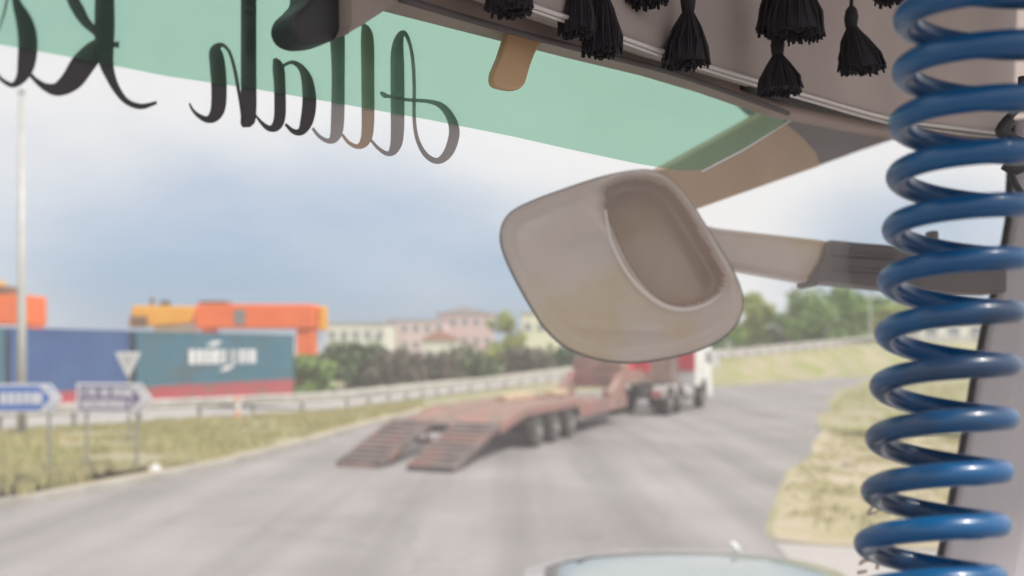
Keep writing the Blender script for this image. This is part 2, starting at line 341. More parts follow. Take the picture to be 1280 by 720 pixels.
VP = [(4.0, 12.5), (5.2, 15.6), (7.2, 21), (10.4, 30), (18.6, 50), (30, 73), (45, 60), (20, 17), (8, 12.3)]
def ver():
    x, y = random.uniform(4, 40), random.uniform(19, 66)
    return (x, y) if inside(VP, x, y) and math.sin(x*1.3+y*.5)+math.sin(y*1.2) > -1.2+random.random() else (None, None)
tag(grass('grass', med, 9000, .06, .28, M['blade']), 'dry yellow green grass between the kerb and the guardrail')
tag(grass('grass', ver, 6000, .04, .13, M['blade']), 'patchy yellow grass on the verge right of the road')

M['straw'] = mat('straw_blades', (.42, .36, .18), .8, (.33, .34, .13), .6)
SP = [(3.7, 12.2), (4.8, 15.5), (5.9, 18.6), (7.3, 21.2), (10.0, 27.6), (12, 27), (17, 25), (24, 15), (12, 11.9), (5.4, 11.5)]
def soil():
    x, y = random.uniform(3.6, 22), random.uniform(11.5, 27.5)
    return (x, y) if inside(SP, x, y) and math.sin(x*1.7+y*.9)*math.sin(y*1.3-x*.6) > random.random()*1.1-.45 else (None, None)
tag(grass('dry_grass', soil, 3500, .03, .12, M['straw']), 'sparse straw coloured grass on the sandy tip of the verge')
# ------------------------------------------------------------------ guardrail
gr = empty('guardrail', (RAIL[2][0], RAIL[2][1], 0), 0, 'long galvanised guardrail on posts behind the grass strip', 'guardrail')
inv = Vector(gr.location)
pts = []
for (a, b, za), (c, d, zb) in zip(RAIL[1:], RAIL[2:]):
    l = math.hypot(c-a, d-b); m_ = max(2, int(l/2))
    pts += [Vector((a+(c-a)*k/m_, b+(d-b)*k/m_, za+(zb-za)*k/m_)) for k in range(m_)]
pts = [p-inv for p in pts if p.y < 140]
prof = [(-.0, .48), (.07, .52), (.07, .60), (.0, .64), (.07, .68), (.07, .77), (.0, .81)]
vs = []; fs = []
for i, p in enumerate(pts):
    t = (pts[min(i+1, len(pts)-1)]-pts[max(i-1, 0)]); nrm = Vector((t.y, -t.x, 0)).normalized()
    for o_, z in prof: vs.append(p+nrm*(o_+.06)+Vector((0, 0, z)))
k = len(prof)
for i in range(len(pts)-1):
    for j in range(k-1): fs.append((i*k+j, i*k+j+1, (i+1)*k+j+1, (i+1)*k+j))
mesh_obj('beam', vs, fs, M['galv'], gr)
near = sorted(range(len(pts)), key=lambda i: (pts[i]+inv).length)[:70]
for i in near: MB().box(pts[i]+Vector((0, 0, .38)), (.1, .1, .84)).build('post', M['post'], gr)

# ------------------------------------------------------------------ signs and poles on the strip
def bars(b, x0, x1, z, h, y, seed, gap=None, bold=.2):
    """a row of upright letter-like strokes, as far as the photograph lets them be read"""
    rnd = random.Random(seed); x = x0
    while x < x1-.02:
        wd = h*rnd.uniform(.45, .7); wd = min(wd, x1-x); st = h*bold
        if gap and gap[0] < x < gap[1]: x = gap[1]; continue
        b.box((x+st/2, y, z), (st, .006, h)); kind = rnd.randint(0, 3)
        if kind != 0: b.box((x+wd-st/2, y, z), (st, .006, h))
        if kind in (1, 2): b.box((x+wd/2, y-.001, z+h/2-st/2), (wd-2*st, .006, st))
        if kind in (2, 3): b.box((x+wd/2, y-.001, z-h/2+st/2), (wd-2*st, .006, st))
        if kind == 3: b.box((x+wd/2, y-.001, z), (wd-2*st, .006, st))
        x += wd+h*.18
def arrow_sign(name, base, wid, hgt, zc, rz, face, label, lines, postx, rows):
    r = empty(name, base, rz, label, 'sign', 'arrow signs beside the kerb')
    def pent(w_, h_, y, inset=0): x0, x1 = -wid/2+inset, wid/2-inset; t = h_*.38; return [(x0, y, zc-h_/2), (x1-t, y, zc-h_/2), (x1, y, zc), (x1-t, y, zc+h_/2), (x0, y, zc+h_/2)]
    MB().prism(pent(wid, hgt, 0), (0, .03, 0)).build('border', M['white_sign'], r, .004)
    MB().prism(pent(wid, hgt*.86, -.006, .06), (0, .005, 0)).build('panel', face, r)
    for z, h in rows:
        b = MB(); bars(b, -wid/2+.13, wid/2-.42, zc+z, h, -.012, int(z*1000)+len(label)); b.build('lettering', M['white_sign'], r)
    # the white pointed edge at the right
    e = MB(); x1 = wid/2-.075; t = hgt*.38
    e.prism([(x1-t-.02, -.014, zc+hgt*.43), (x1, -.014, zc), (x1-t-.02, -.014, zc-hgt*.43), (x1-t-.13, -.014, zc-hgt*.43), (x1-.12, -.014, zc), (x1-t-.13, -.014, zc+hgt*.43)], (0, .005, 0))
    e.build('arrow_head', M['white_sign'], r)
    for px in postx: MB().tube([(px, .06, 0), (px, .06, zc+hgt*.4)], .032, 10).build('post', M['post'], r)
    return r
p1 = G(28, 588); p2 = G(141, 587)
arrow_sign('direction_sign', (p1.x-.45, p1.y, 0), 2.45, .60, 1.50, R(4), M['blue_sign'], 'blue arrow shaped direction sign with white lettering pointing right', 1, (-.85, .95), [(.0, .24)])
arrow_sign('direction_sign', (p2.x, p2.y+.05, 0), 1.62, .62, 1.50, R(-3), M['mauve_sign'], 'faded mauve arrow sign with two rows of white lettering', 2, (-.62, .47), [(.12, .17), (-.13, .17)])
# lamp post
lp = G(27, 545)
r = empty('light_pole', lp, 0, 'tall pale grey steel light pole behind the blue arrow sign', 'light pole')
MB().lathe([(0, .13), (3, .12), (10.0, .075)], (0, 0, 0), 'Z', 20).build('pole', M['pole'], r, smooth=True)
MB().box((0, 0, .02), (.42, .42, .04)).build('base_plate', M['post'], r, .005)
MB().lathe([(9.99, .09), (10.08, .085), (10.12, .03)], (0, 0, 0), 'Z', 20).build('cap', M['post'], r)
# give-way sign seen behind
gp = Vector((-10.4, 24.0, 0))
r = empty('give_way_sign', gp, R(-8), 'pale inverted triangle road sign behind the mauve arrow sign', 'sign')
MB().prism([(-.37, 0, 2.45), (.37, 0, 2.45), (.04, 0, 1.80), (-.04, 0, 1.80)], (0, .02, 0)).build('triangle_panel', M['white_sign'], r, .01)
MB().prism([(-.24, -.003, 2.38), (.24, -.003, 2.38), (0, -.003, 1.94)], (0, .002, 0)).build('inner_panel', mat('grey_sign_face', (.5, .5, .54), .6), r)
MB().tube([(0, .05, 0), (0, .05, 2.4)], .035, 10).build('post', M['post'], r)
# marker bollard
r = empty('marker_post', Vector((-9.9, 32.0, 0)), 0, 'small orange and white marker post at the guardrail', 'marker post')
MB().lathe([(0, .09), (.8, .085), (.86, .04)], (0, 0, 0), 'Z', 14).build('body', mat('faded_orange', (.8, .42, .28), .6, (.7, .36, .24), 4), r)
MB().lathe([(.35, .093), (.62, .091)], (0, 0, 0), 'Z', 14).build('reflective_band', M['white_sign'], r)
# litter bag and stones
def lump(name, loc, s, m, label, cat, seed, zs=.6):
    rnd = random.Random(seed); bm = bmesh.new(); bmesh.ops.create_icosphere(bm, subdivisions=3, radius=1)
    ph = [rnd.uniform(0, 6) for _ in range(6)]
    for v in bm.verts:
        c = v.co; k = 1+.16*math.sin(3*c.x+ph[0])+.14*math.sin(4*c.y+ph[1])+.12*math.sin(5*c.z+ph[2]+c.x*3)
        v.co = Vector((c.x*k*s, c.y*k*s*.8, max(-.3*s*zs, c.z*k*s*zs)))
    me = bpy.data.meshes.new(name); bm.to_mesh(me); bm.free(); me.materials.append(m)
    for p in me.polygons: p.use_smooth = True
    o = bpy.data.objects.new(name, me); C.objects.link(o); o.location = Vector(loc)+Vector((0, 0, .28*s*zs)); return tag(o, label, cat)
g = G(194, 588); lump('litter_bag', g, .14, M['white_sign'], 'small white plastic bag lying on the grass', 'litter', 3)
g = G(1060, 583); lump('stone', g, .10, M['stone'], 'dark stone lying on the verge right of the road', 'stone', 5)

# ------------------------------------------------------------------ containers
CD = Vector((4.5, 11.5, 0)).normalized(); CR = math.atan2(CD.y, CD.x)
def container(name, a, length, z0, m, label, group, logo=False):
    """a = near left bottom corner of the long side that faces the road; local +X runs along the side, local -Y faces the road"""
    r = empty(name, (a[0], a[1], z0), CR, label, 'container', group)
    H, W = 2.6, 2.44; b = MB(); p = .28; n_ = int((length-.3)/p); prof = []
    for i in range(n_):
        x = .15+i*(length-.3)/n_; q = (length-.3)/n_
        prof += [(x, .05), (x+q*.35, .05), (x+q*.5, .02), (x+q*.85, .02)]
    prof.append((length-.15, .05))
    for y0, sgn in ((0, 1), (W, -1)):
        vs = [(x, y0+sgn*d, z) for x, d in prof for z in (.16, H-.12)]
        b.add(vs, [(2*i, 2*i+1, 2*i+3, 2*i+2) for i in range(len(prof)-1)])
    b.box((length/2, W/2, H-.09), (length-.2, W-.12, .04)); b.box((length/2, W/2, .14), (length-.2, W-.12, .04))
    b.build('side_panels', m, r)
    f = MB()
    for x in (.075, length-.075):
        for y in (.075, W-.075): f.box((x, y, H/2), (.15, .15, H))
    for y in (.05, W-.05):
        f.box((length/2, y, .08), (length-.3, .1, .16)); f.box((length/2, y, H-.06), (length-.3, .1, .12))
    for x in (.06, length-.06):
        f.box((x, W/2, .08), (.1, W-.3, .16)); f.box((x, W/2, H-.06), (.1, W-.3, .12))
    f.build('frame', m, r, .008)
    for x, s in ((.09, -1), (length-.09, 1)):
        d = MB().box((x, W/2, H/2), (.05, W-.3, H-.28)).build('door', m, r, .006)
        rods = MB()
        for y in (.55, .95, 1.5, 1.9): rods.tube([(x+s*.05, y, .2), (x+s*.05, y, H-.2)], .02, 6)
        rods.build('lock_rods', M['galv'], d)
    if logo:
        t = MB(); 
        bars(t, 3.4, 5.75, 1.38, .74, -.012, 11, bold=.3); t.build('lettering', M['white_sign'], r)
        t = MB(); bars(t, 5.95, 8.6, 1.38, .74, -.012, 15, bold=.3); t.build('lettering', M['white_sign'], r)
        s_ = MB()
        s_.prism([(4.6, -.012, 1.92), (5.4, -.012, 1.95), (5.9, -.012, 2.22), (5.2, -.012, 2.16)], (0, .02, 0)); s_.build('emblem', M['white_sign'], r); s_ = MB()
        s_.prism([(5.6, -.012, .62), (6.3, -.012, .66), (7.0, -.012, .98), (6.2, -.012, .88)], (0, .02, 0))
        s_.build('emblem', M['white_sign'], r)
    return r
A0 = Vector((-17.4, 40.5, 0))
def along(k): p = A0+CD*k; return (p.x, p.y)
GRP = 'shipping containers stacked in the yard'
container('shipping_container', along(.35), 12.19, .8, M['teal'], 'teal container with white lettering on its side in the top tier', GRP, True)
container('shipping_container', along(-6.2), 6.06, .8, M['blue'], 'short blue container in the top tier beside the lettered teal one', GRP)
container('shipping_container', along(-18.6), 12.19, .8, M['teal'], 'plain teal container at the left edge behind the light pole', GRP)
container('shipping_container', along(.35), 12.19, -1.8, M['red'], 'faded red container underneath the lettered teal one', GRP)
container('shipping_container', along(-6.2), 6.06, -1.8, M['red'], 'short red container underneath the blue one', GRP)
container('shipping_container', along(-18.6), 12.19, -1.8, M['red'], 'long red container low at the left edge of the yard', GRP)

# ------------------------------------------------------------------ yard machines
def Yp(u, v, y): return onY(u, v, y)
YM = 72.0
r = empty('gantry_crane', (Yp(322, 438, YM).x, YM, -1.8), 0, 'orange gantry with a box beam and one leg reaching down at its right end', 'crane')
def ux(u): return (u-322)/FPX*YM
def vz(v): return EYE+(HOR-v)/FPX*YM+1.8
MB().box(((ux(250)+ux(396))/2, 0, (vz(381)+vz(411))/2), (ux(396)-ux(250), 2.2, vz(381)-vz(411))).build('beam', M['orange'], r, .12)
MB().box((ux(384), 0, vz(411)/2), (1.35, 1.7, vz(411))).build('leg', M['orange'], r, .08)
MB().box((ux(262), 0, vz(411)/2), (.9, 1.7, vz(411))).build('leg', M['orange'], r, .08)
MB().box((ux(305), -1.13, vz(397)), (.9, .06, 1.2)).build('service_panel', M['post'], r, .02)
MB().box((ux(270), -.2, vz(380)+.1), (2.2, 1.4, .22)).build('walkway', M['brown'], r, .03)
MB().box((ux(397)+.35, .4, vz(398)), (.6, 1.2, 2.0)).build('motor_housing', M['yellow'], r, .08)
r = empty('reach_stacker', (Yp(206, 438, YM+1).x, YM+1, -1.8), 0, 'yellow reach stacker boom with beacon and dark engine behind the containers', 'reach stacker')
def ux(u): return (u-206)/FPX*YM
MB().prism([(ux(166), -1.1, vz(409)), (ux(248), -1.1, vz(404)), (ux(250), -1.1, vz(383)), (ux(172), -1.1, vz(382))], (0, 2.2, 0)).build('boom', M['yellow'], r, .1)
MB().box((0, 0, 2.2), (5.4, 2.6, 2.2)).build('body', M['yellow'], r, .1)
MB().box((ux(181), -1.2, vz(402)), (1.4, .3, .9)).build('engine_cover', M['brown'], r, .1)
for sx in (-1.8, 1.8):
    for sy in (-1.1, 1.1): MB().lathe([(-.3, .55), (-.3, .8), (-.2, .85), (.2, .85), (.3, .8), (.3, .55)], (sx, sy, .85), 'Y', 24).build('wheel', M['tyre'], r)
MB().box((0, 0, 4.2), (.8, .8, 2.4)).build('mast', M['yellow'], r, .05)
MB().lathe([(0, .45), (.35, .42), (.5, .2)], (ux(207), 0, vz(382)), 'Z', 16).build('beacon', M['chassis'], r)
MB().tube([(ux(190), 0, vz(384)), (ux(190), 0, vz(374)), (ux(192), 0, vz(372))], .16, 10).build('exhaust', M['brown'], r)
MB().box(((ux(195)+ux(245))/2, .1, vz(411)), (3.2, 1.2, .5)).build('counterweight', M['wall_white'], r, .05)
YM2 = 58.0
r = empty('straddle_carrier', (Yp(10, 438, YM2).x, YM2, -1.8), 0, 'orange carrier frame with a brown cab at the left edge above the containers', 'carrier')
def uy(u): return (u-10)/FPX*YM2
def vy(v): return EYE+(HOR-v)/FPX*YM2+1.8
MB().box(((uy(-70)+uy(48))/2, 0, (vy(370)+vy(406))/2), (uy(48)-uy(-70), 2.2, vy(370)-vy(406))).build('beam', M['orange'], r, .1)
for u in (-60, 40): MB().box((uy(u), 0, vy(406)/2), (.7, 1.8, vy(406))).build('leg', M['orange'], r, .06)
MB().box((uy(4), 0, (vy(370)+vy(358))/2), (1.3, 1.4, vy(358)-vy(370))).build('cab', M['brown'], r, .08)
MB().lathe([(0, .22), (.3, .2), (.36, .1)], (uy(2), 0, vy(358)), 'Z', 14).build('beacon', M['yellow'], r)

# ------------------------------------------------------------------ vegetation
def tree(name, x, y, z0, h, rx, rz_, m, label, group, n=2200, leaf=.28, trunk=.16, cat='tree', lo=.15):
    rnd = random.Random(hash((round(x, 2), round(y, 2))) & 0xffff)
    r = empty(name, (x, y, z0), 0, label, cat, group)
    t = MB(); top = Vector((rnd.uniform(-.1, .1)*h, 0, h*.8))
    t.tube([(0, 0, -.1), (.03*h, 0, h*.3), top*.75, top], [trunk, trunk*.75, trunk*.45, trunk*.15], 8)
    for k in range(6):
        a = rnd.uniform(0, 6.28); s = rnd.uniform(.25, .6)*h; e = Vector((math.cos(a)*rx*.7, math.sin(a)*rx*.7, min(h*.92, s+rnd.uniform(.1, .35)*h)))
        t.tube([(0, 0, s), e*.5+Vector((0, 0, s*.5)), e], [trunk*.4, trunk*.25, trunk*.08], 6)
    t.build('trunk', M['bark'], r)
    c = MB(); clumps = []
    for k in range(26):
        a = rnd.uniform(0, 6.28); q = math.sqrt(rnd.random()); zz = rnd.uniform(lo, 1)
        wdt = rx*(1-.55*abs(zz-.45)**1.4*1.8); clumps.append((Vector((math.cos(a)*q*wdt, math.sin(a)*q*wdt, zz*h*.93)), rnd.uniform(.22, .42)*rx))
    for i in range(n):
        cc, s = clumps[rnd.randrange(len(clumps))]; d = Vector((rnd.gauss(0, 1), rnd.gauss(0, 1), rnd.gauss(0, 1)*.8)).normalized()*s*rnd.uniform(.55, 1.08)
        p = cc+d; e1 = Vector((rnd.gauss(0, 1), rnd.gauss(0, 1), rnd.gauss(0, 1))).normalized(); e2 = e1.cross(Vector((rnd.gauss(0, 1), rnd.gauss(0, 1), rnd.gauss(0, 1)))).normalized()
        l = leaf*rnd.uniform(.6, 1.3); p.z = max(.02, p.z)
        c.add([p-e1*l, p+e2*l*.5, p+e1*l, p-e2*l*.5], [(0, 1, 2, 3)])
    c.build('crown', m, r); return r
def tree_at(name, u, vtop, y, rx, m, label, group, z0=None, **k):
    p = onY(u, vtop, y); z0 = ground_z(p.x, y)-.02 if z0 is None else z0
    return tree(name, p.x, y, z0, p.z-z0, rx, 1, m, label, group, **k)
SH = 'shrubs behind the guardrail'
tree_at('shrub', 432, 428, 66, 2.3, M['leaf_dark'], 'dark green shrub right beside the orange gantry leg', SH, cat='shrub')
tree_at('shrub', 466, 430, 68, 2.5, M['leaf_dark'], 'dark green shrub below the cream building', SH, cat='shrub')
tree_at('shrub', 388, 447, 58, 1.7, M['leaf_mid'], 'low green shrub in front of the foot of the orange gantry leg', SH, cat='shrub')
tree_at('shrub', 495, 441, 66, 2.4, M['leaf_brown'], 'brownish scrub bush below the left edge of the pink block', SH, cat='shrub')
tree_at('shrub', 540, 444, 70, 2.6, M['leaf_brown'], 'brownish scrub bush below the middle of the pink block', SH, cat='shrub')
tree_at('shrub', 588, 440, 74, 2.8, M['leaf_dark'], 'dark green bush left of the yellow green tree', SH, cat='shrub')
tree_at('shrub', 655, 436, 80, 2.8, M['leaf_brown'], 'brownish bush between the yellow green tree and the round mirror', SH, cat='shrub')
tree_at('shrub', 712, 430, 84, 3.0, M['leaf_dark'], 'dark bush half hidden below the round mirror', SH, cat='shrub')
tree_at('shrub', 780, 420, 96, 4.0, M['leaf_mid'], 'green bush behind the red trailer neck', SH, cat='shrub')
tree_at('tree', 636, 388, 90, 2.5, M['leaf_light'], 'yellow green tree in front of the pale yellow house', 'trees beyond the highway', n=2600)
TR = 'trees beyond the highway'
tree_at('tree', 938, 366, 125, 3.6, M['leaf_light'], 'yellow green tree beside the right rim of the round mirror', TR, leaf=.36, n=3600)
tree_at('tree', 1010, 360, 122, 4.6, M['leaf_mid'], 'full green tree below the mirror arm, left of its twin', TR, leaf=.38, n=3000)
tree_at('tree', 1056, 358, 124, 4.6, M['leaf_mid'], 'full green tree below the dark mirror clamp, next to the thin pole', TR, leaf=.38, n=3000)
tree_at('tree', 1125, 384, 125, 4.0, M['leaf_light'], 'pale green tree seen through the loops of the blue hose', TR, leaf=.38)
tree_at('shrub', 968, 408, 110, 2.2, M['leaf_brown'], 'brown bush between the two groups of green trees', SH, cat='shrub', leaf=.3)
tree_at('shrub', 905, 402, 112, 2.6, M['leaf_mid'], 'green bush right behind the white lorry cab', SH, cat='shrub', leaf=.3)
for i, (u, vt, y, rx, lab) in enumerate(((975, 384, 140, 5, 'rounded green tree in the gap right of the yellow green tree'), (1032, 368, 142, 6, 'broad green tree filling the gap behind the two full green trees'), (1088, 372, 146, 6, 'broad green tree behind the thin pale pole'), (1160, 378, 150, 6, 'broad green tree above the white house behind the hose'))):
    tree_at('tree', u, vt, y, rx, M['leaf_mid'], lab, TR, leaf=.5, n=3400)
# ------------------------------------------------------------------ buildings
def house(name, u0, u1, vtop, y, dep, wm, rm, label, floors, cols, roof='flat', zb=-1.8):
    a = onY(u0, vtop, y); b = onY(u1, vtop, y); W = b.x-a.x; H = a.z-zb
    r = empty(name, ((a.x+b.x)/2, y, zb), 0, label, 'building')
    MB().box((0, dep/2, H/2), (W, dep, H)).build('wall', wm, r)
    if roof == 'flat': MB().box((0, dep/2, H+.15), (W+.4, dep+.4, .3)).build('roof', rm, r)
    else:
        rh = roof; MB().prism([(-W/2-.4, -.3, H), (W/2+.4, -.3, H), (0, -.3, H+rh)], (0, dep+.6, 0)).build('roof', rm, r)
    for f in range(floors):
        for c in range(cols):
            x = -W/2+W*(c+.5)/cols; z = H*(f+.55)/floors; ww = min(1.5, W/cols*.5); hh = min(1.5, H/floors*.5)
            fr = MB().box((x, -.02, z), (ww+.16, .06, hh+.16)).build('window', M['wall_white'], r)
            MB().box((x, -.055, z), (ww, .02, hh)).build('pane', M['pane'], fr)
    return r
house('warehouse', 408, 482, 405, 170, 14, M['wall_white'], M['roof_grey'], 'long cream building behind the dark shrubs near the orange gantry', 2, 5)
house('apartment_block', 484, 556, 401, 185, 12, M['wall_pink'], M['roof_grey'], 'pale pink block with flat roof between cream building and rose house', 3, 5)
house('apartment_block', 546, 616, 392, 200, 12, M['wall_rose'], M['roof_grey'], 'taller rose coloured block left of the yellow green tree', 3, 5, 1.6)
house('house', 528, 572, 425, 150, 8, M['wall_white'], M['roof_red'], 'small white house with red roof in front of the pink blocks', 1, 3, 1.8)
house('house', 652, 700, 392, 165, 10, M['wall_yellow'], M['roof_grey'], 'pale yellow house behind the yellow green tree', 2, 3)
house('house', 1150, 1262, 402, 118, 10, M['wall_white'], M['roof_grey'], 'white house at the right edge seen through the blue hose', 2, 4, zb=-.2)
p = onY(1088, 356, 105)
r = empty('utility_pole', (p.x, 105, ground_z(p.x, 105)-.02), 0, 'thin pale pole beside the green trees', 'pole')
MB().lathe([(0, .14), (p.z-r.location.z, .09)], (0, 0, 0), 'Z', 12).build('pole', M['pole'], r)
MB().box((0, 0, p.z-r.location.z-.5), (1.6, .1, .1)).build('crossarm', M['post'], r)

# ------------------------------------------------------------------ low loader and tractor
def wheel(parent, x, y, z, rad=.5, wd=.3, side=1):
    w_ = MB().lathe([(-wd/2, rad*.6), (-wd/2, rad*.9), (-wd/2+.04, rad*.985), (-wd/6, rad), (wd/6, rad), (wd/2-.04, rad*.985), (wd/2, rad*.9), (wd/2, rad*.6)], (0, 0, 0), 'X', 30).build('wheel', M['tyre'], parent)
    w_.location = (x, y, z)
    q = side*wd/2
    MB().lathe([(q*.55, rad*.22), (q*.75, rad*.56), (q*1.04, rad*.6), (q*1.04, rad*.55), (q*.8, rad*.5), (q*.8, rad*.26), (q*1.25, rad*.22), (q*1.25, rad*.06)], (0, 0, 0), 'X', 24).build('rim', M['rim'], w_)
    return w_
TH = R(22)      # heading of the trailer, clockwise from +Y
tr = empty('low_loader_trailer', (.72-1.35*math.cos(TH), 22.9+1.35*math.sin(TH), 0), -TH, 'faded red low loader trailer with two loading ramps lowered to the road', 'trailer')
# local: +Y forward, origin under the rearmost axle, half width 1.35
HW = 1.35
for ay in (0, 1.36, 2.72):
    for sx in (-1, 1): wheel(tr, sx*(HW-.19), ay, .42, .42, .32, sx)
    MB().tube([(-HW+.3, ay, .42), (HW-.3, ay, .42)], .07, 10).build('axle', M['chassis'], tr)
b = MB()
for sx in (-1, 1): b.prism([(sx*(HW-.12), 3.55, .86), (sx*(HW-.12), 3.55, 1.06), (sx*(HW-.12), -.9, 1.06), (sx*(HW-.12), -2.65, .76), (sx*(HW-.12), -2.65, .56), (sx*(HW-.12), -.9, .86)], (sx*.12, 0, 0))
b.build('side_rail', M['trailer_red'], tr, .01)
b = MB()
for i in range(14):
    x_ = -HW+.155+i*(2*HW-.48)/13
    b.prism([(x_, 3.5, 1.0), (x_, 3.5, 1.045), (x_, -.9, 1.045), (x_, -2.6, .745), (x_, -2.6, .70), (x_, -.9, 1.0)], (.17, 0, 0))
b.build('deck', M['plank'], tr, .006)
b = MB()
for sx in (-.45, .45): b.box((sx, 1.2, .84), (.16, 4.6, .24))
b.build('main_beam', M['trailer_red'], tr)
# drop down to the low bed, then the neck
BY0, BY1 = 3.55, 8.9
b = MB().box((0, (BY0+BY1)/2, .80), (2*HW-.3, BY1-BY0, .08)); b.build('low_bed', M['plank'], tr)
b = MB()
for sx in (-1, 1): b.prism([(sx*(HW-.13), BY0-.2, 1.05), (sx*(HW-.13), BY0+.4, .95), (sx*(HW-.13), BY1, .95), (sx*(HW-.13), BY1, .52), (sx*(HW-.13), BY0, .52)], (sx*.12, 0, 0))
b.build('bed_beam', M['trailer_red'], tr, .01)
b = MB()
for sx in (-1, 1): b.prism([(sx*.78, BY1-.6, .55), (sx*.78, BY1-.9, .98), (sx*.78, BY1+.7, 1.75), (sx*.78, BY1+4.1, 1.75), (sx*.78, BY1+4.1, 1.35), (sx*.78, BY1+1.0, 1.28), (sx*.78, BY1+.2, .55)], (sx*.3, 0, 0))
b.box((0, BY1+2.4, 1.69), (1.56, 3.3, .1)); b.box((0, BY1+.75, 1.4), (1.56, .2, .5))
b.build('gooseneck', M['trailer_red'], tr, .02)
MB().box((0, BY1+1.3, 2.0), (1.9, .9, .45)).build('toolbox', M['trailer_red'], tr, .03)
b = MB(); b.box((0, BY1+3.6, 2.15), (2.6, .14, 1.05)); b.box((0, BY1+2.5, 1.95), (1.7, .8, .4)); b.build('headboard', mat('bright_red_steel', (.62, .05, .08), .5, (.5, .06, .08), 2), tr, .02)
for i, (y0, z0, ln) in enumerate(((1.0, 1.12, 2.4), (2.0, 1.2, 1.2))):
    MB().box((-.5+i*.9, y0+2.0, z0+.02), (.35, ln, .16)).build('timber_beam', mat('pale_timber', (.62, .48, .32), .8, (.5, .38, .26), 4), tr, .01)
for sx in (-1, 1):
    b = MB(); n_ = 10
    for ay in (0, 1.36, 2.72):
        arc = [(math.cos(a)*.53, math.sin(a)*.5) for a in [R(20+140*k/n_) for k in range(n_+1)]]
        vs = [(sx*(HW-.36), ay+c, .42+s_) for c, s_ in arc]+[(sx*HW, ay+c, .42+s_) for c, s_ in arc]
        b.add(vs, [(k, k+1, n_+2+k, n_+1+k) for k in range(n_)])
    b.build('mudguard', M['chassis'], tr)
# tail frame, lamps, ramps
b = MB().box((0, -2.69, .66), (2*HW+.04, .1, .22)); b.build('tail_beam', M['chassis'], tr, .01)
for sx in (-1, 1):
    lb = MB().box((sx*1.12, -2.745, .60), (.34, .03, .13)).build('tail_lamp', M['lamp_red'], tr, .01)
    MB().box((sx*.86, -2.75, .60), (.12, .03, .12)).build('indicator', M['lamp_amber'], tr, .01)
MB().box((0, -2.9, .42), (.5, .03, .12)).build('number_plate', M['white_sign'], tr)
b = MB().box((0, -2.8, .36), (2.2, .08, .12)); b.box((-.5, -2.72, .45), (.06, .06, .2)); b.box((.5, -2.72, .45), (.06, .06, .2)); b.build('underrun_bar', M['ramp'], tr)
RY0, RY1, RZ0, RZ1 = -2.76, -5.2, .80, .05
ang = math.atan2(RZ0-RZ1, RY0-RY1); RL = math.hypot(RY0-RY1, RZ0-RZ1)
for sx in (-1, 1):
    rp = MB()
    Mx = Matrix.Rotation(ang, 3, 'X'); c0 = Vector((sx*.86, (RY0+RY1)/2, (RZ0+RZ1)/2))
    for e in (-.5, .5): rp.box(c0+Mx @ Vector((e, 0, 0)), (.09, RL, .16), Mx)
    for e in (-.2, .2): rp.box(c0+Mx @ Vector((e, 0, -.02)), (.06, RL-.1, .1), Mx)
    rp.box(c0+Mx @ Vector((0, 0, .045)), (.91, RL-.04, .02), Mx)
    o = rp.build('ramp', M['ramp'], tr, .006)
    rr = MB()
    for k in range(9): rr.box(c0+Mx @ Vector((0, -RL/2+.2+k*(RL-.4)/8, .075)), (.91, .05, .035), Mx)
    rr.build('tread_bars', M['ramp'], o)
    foot = MB().box(c0+Mx @ Vector((0, -RL/2+.02, -.04)), (.98, .14, .1), Mx); foot.build('ramp_foot', M['rubber'] if sx > 0 else M['trailer_red'], o)
    st = MB().tube([(sx*.82, -3.6, .02), (sx*.82, -3.3, .46)], .045, 8); st.build('support_leg', M['chassis'], o)

TT = R(27)
tk = empty('tractor_lorry', (8.3-1.15*math.cos(TT), 38.7+1.15*math.sin(TT), 0), -TT, 'white tractor lorry pulling the red low loader, seen from behind', 'lorry')
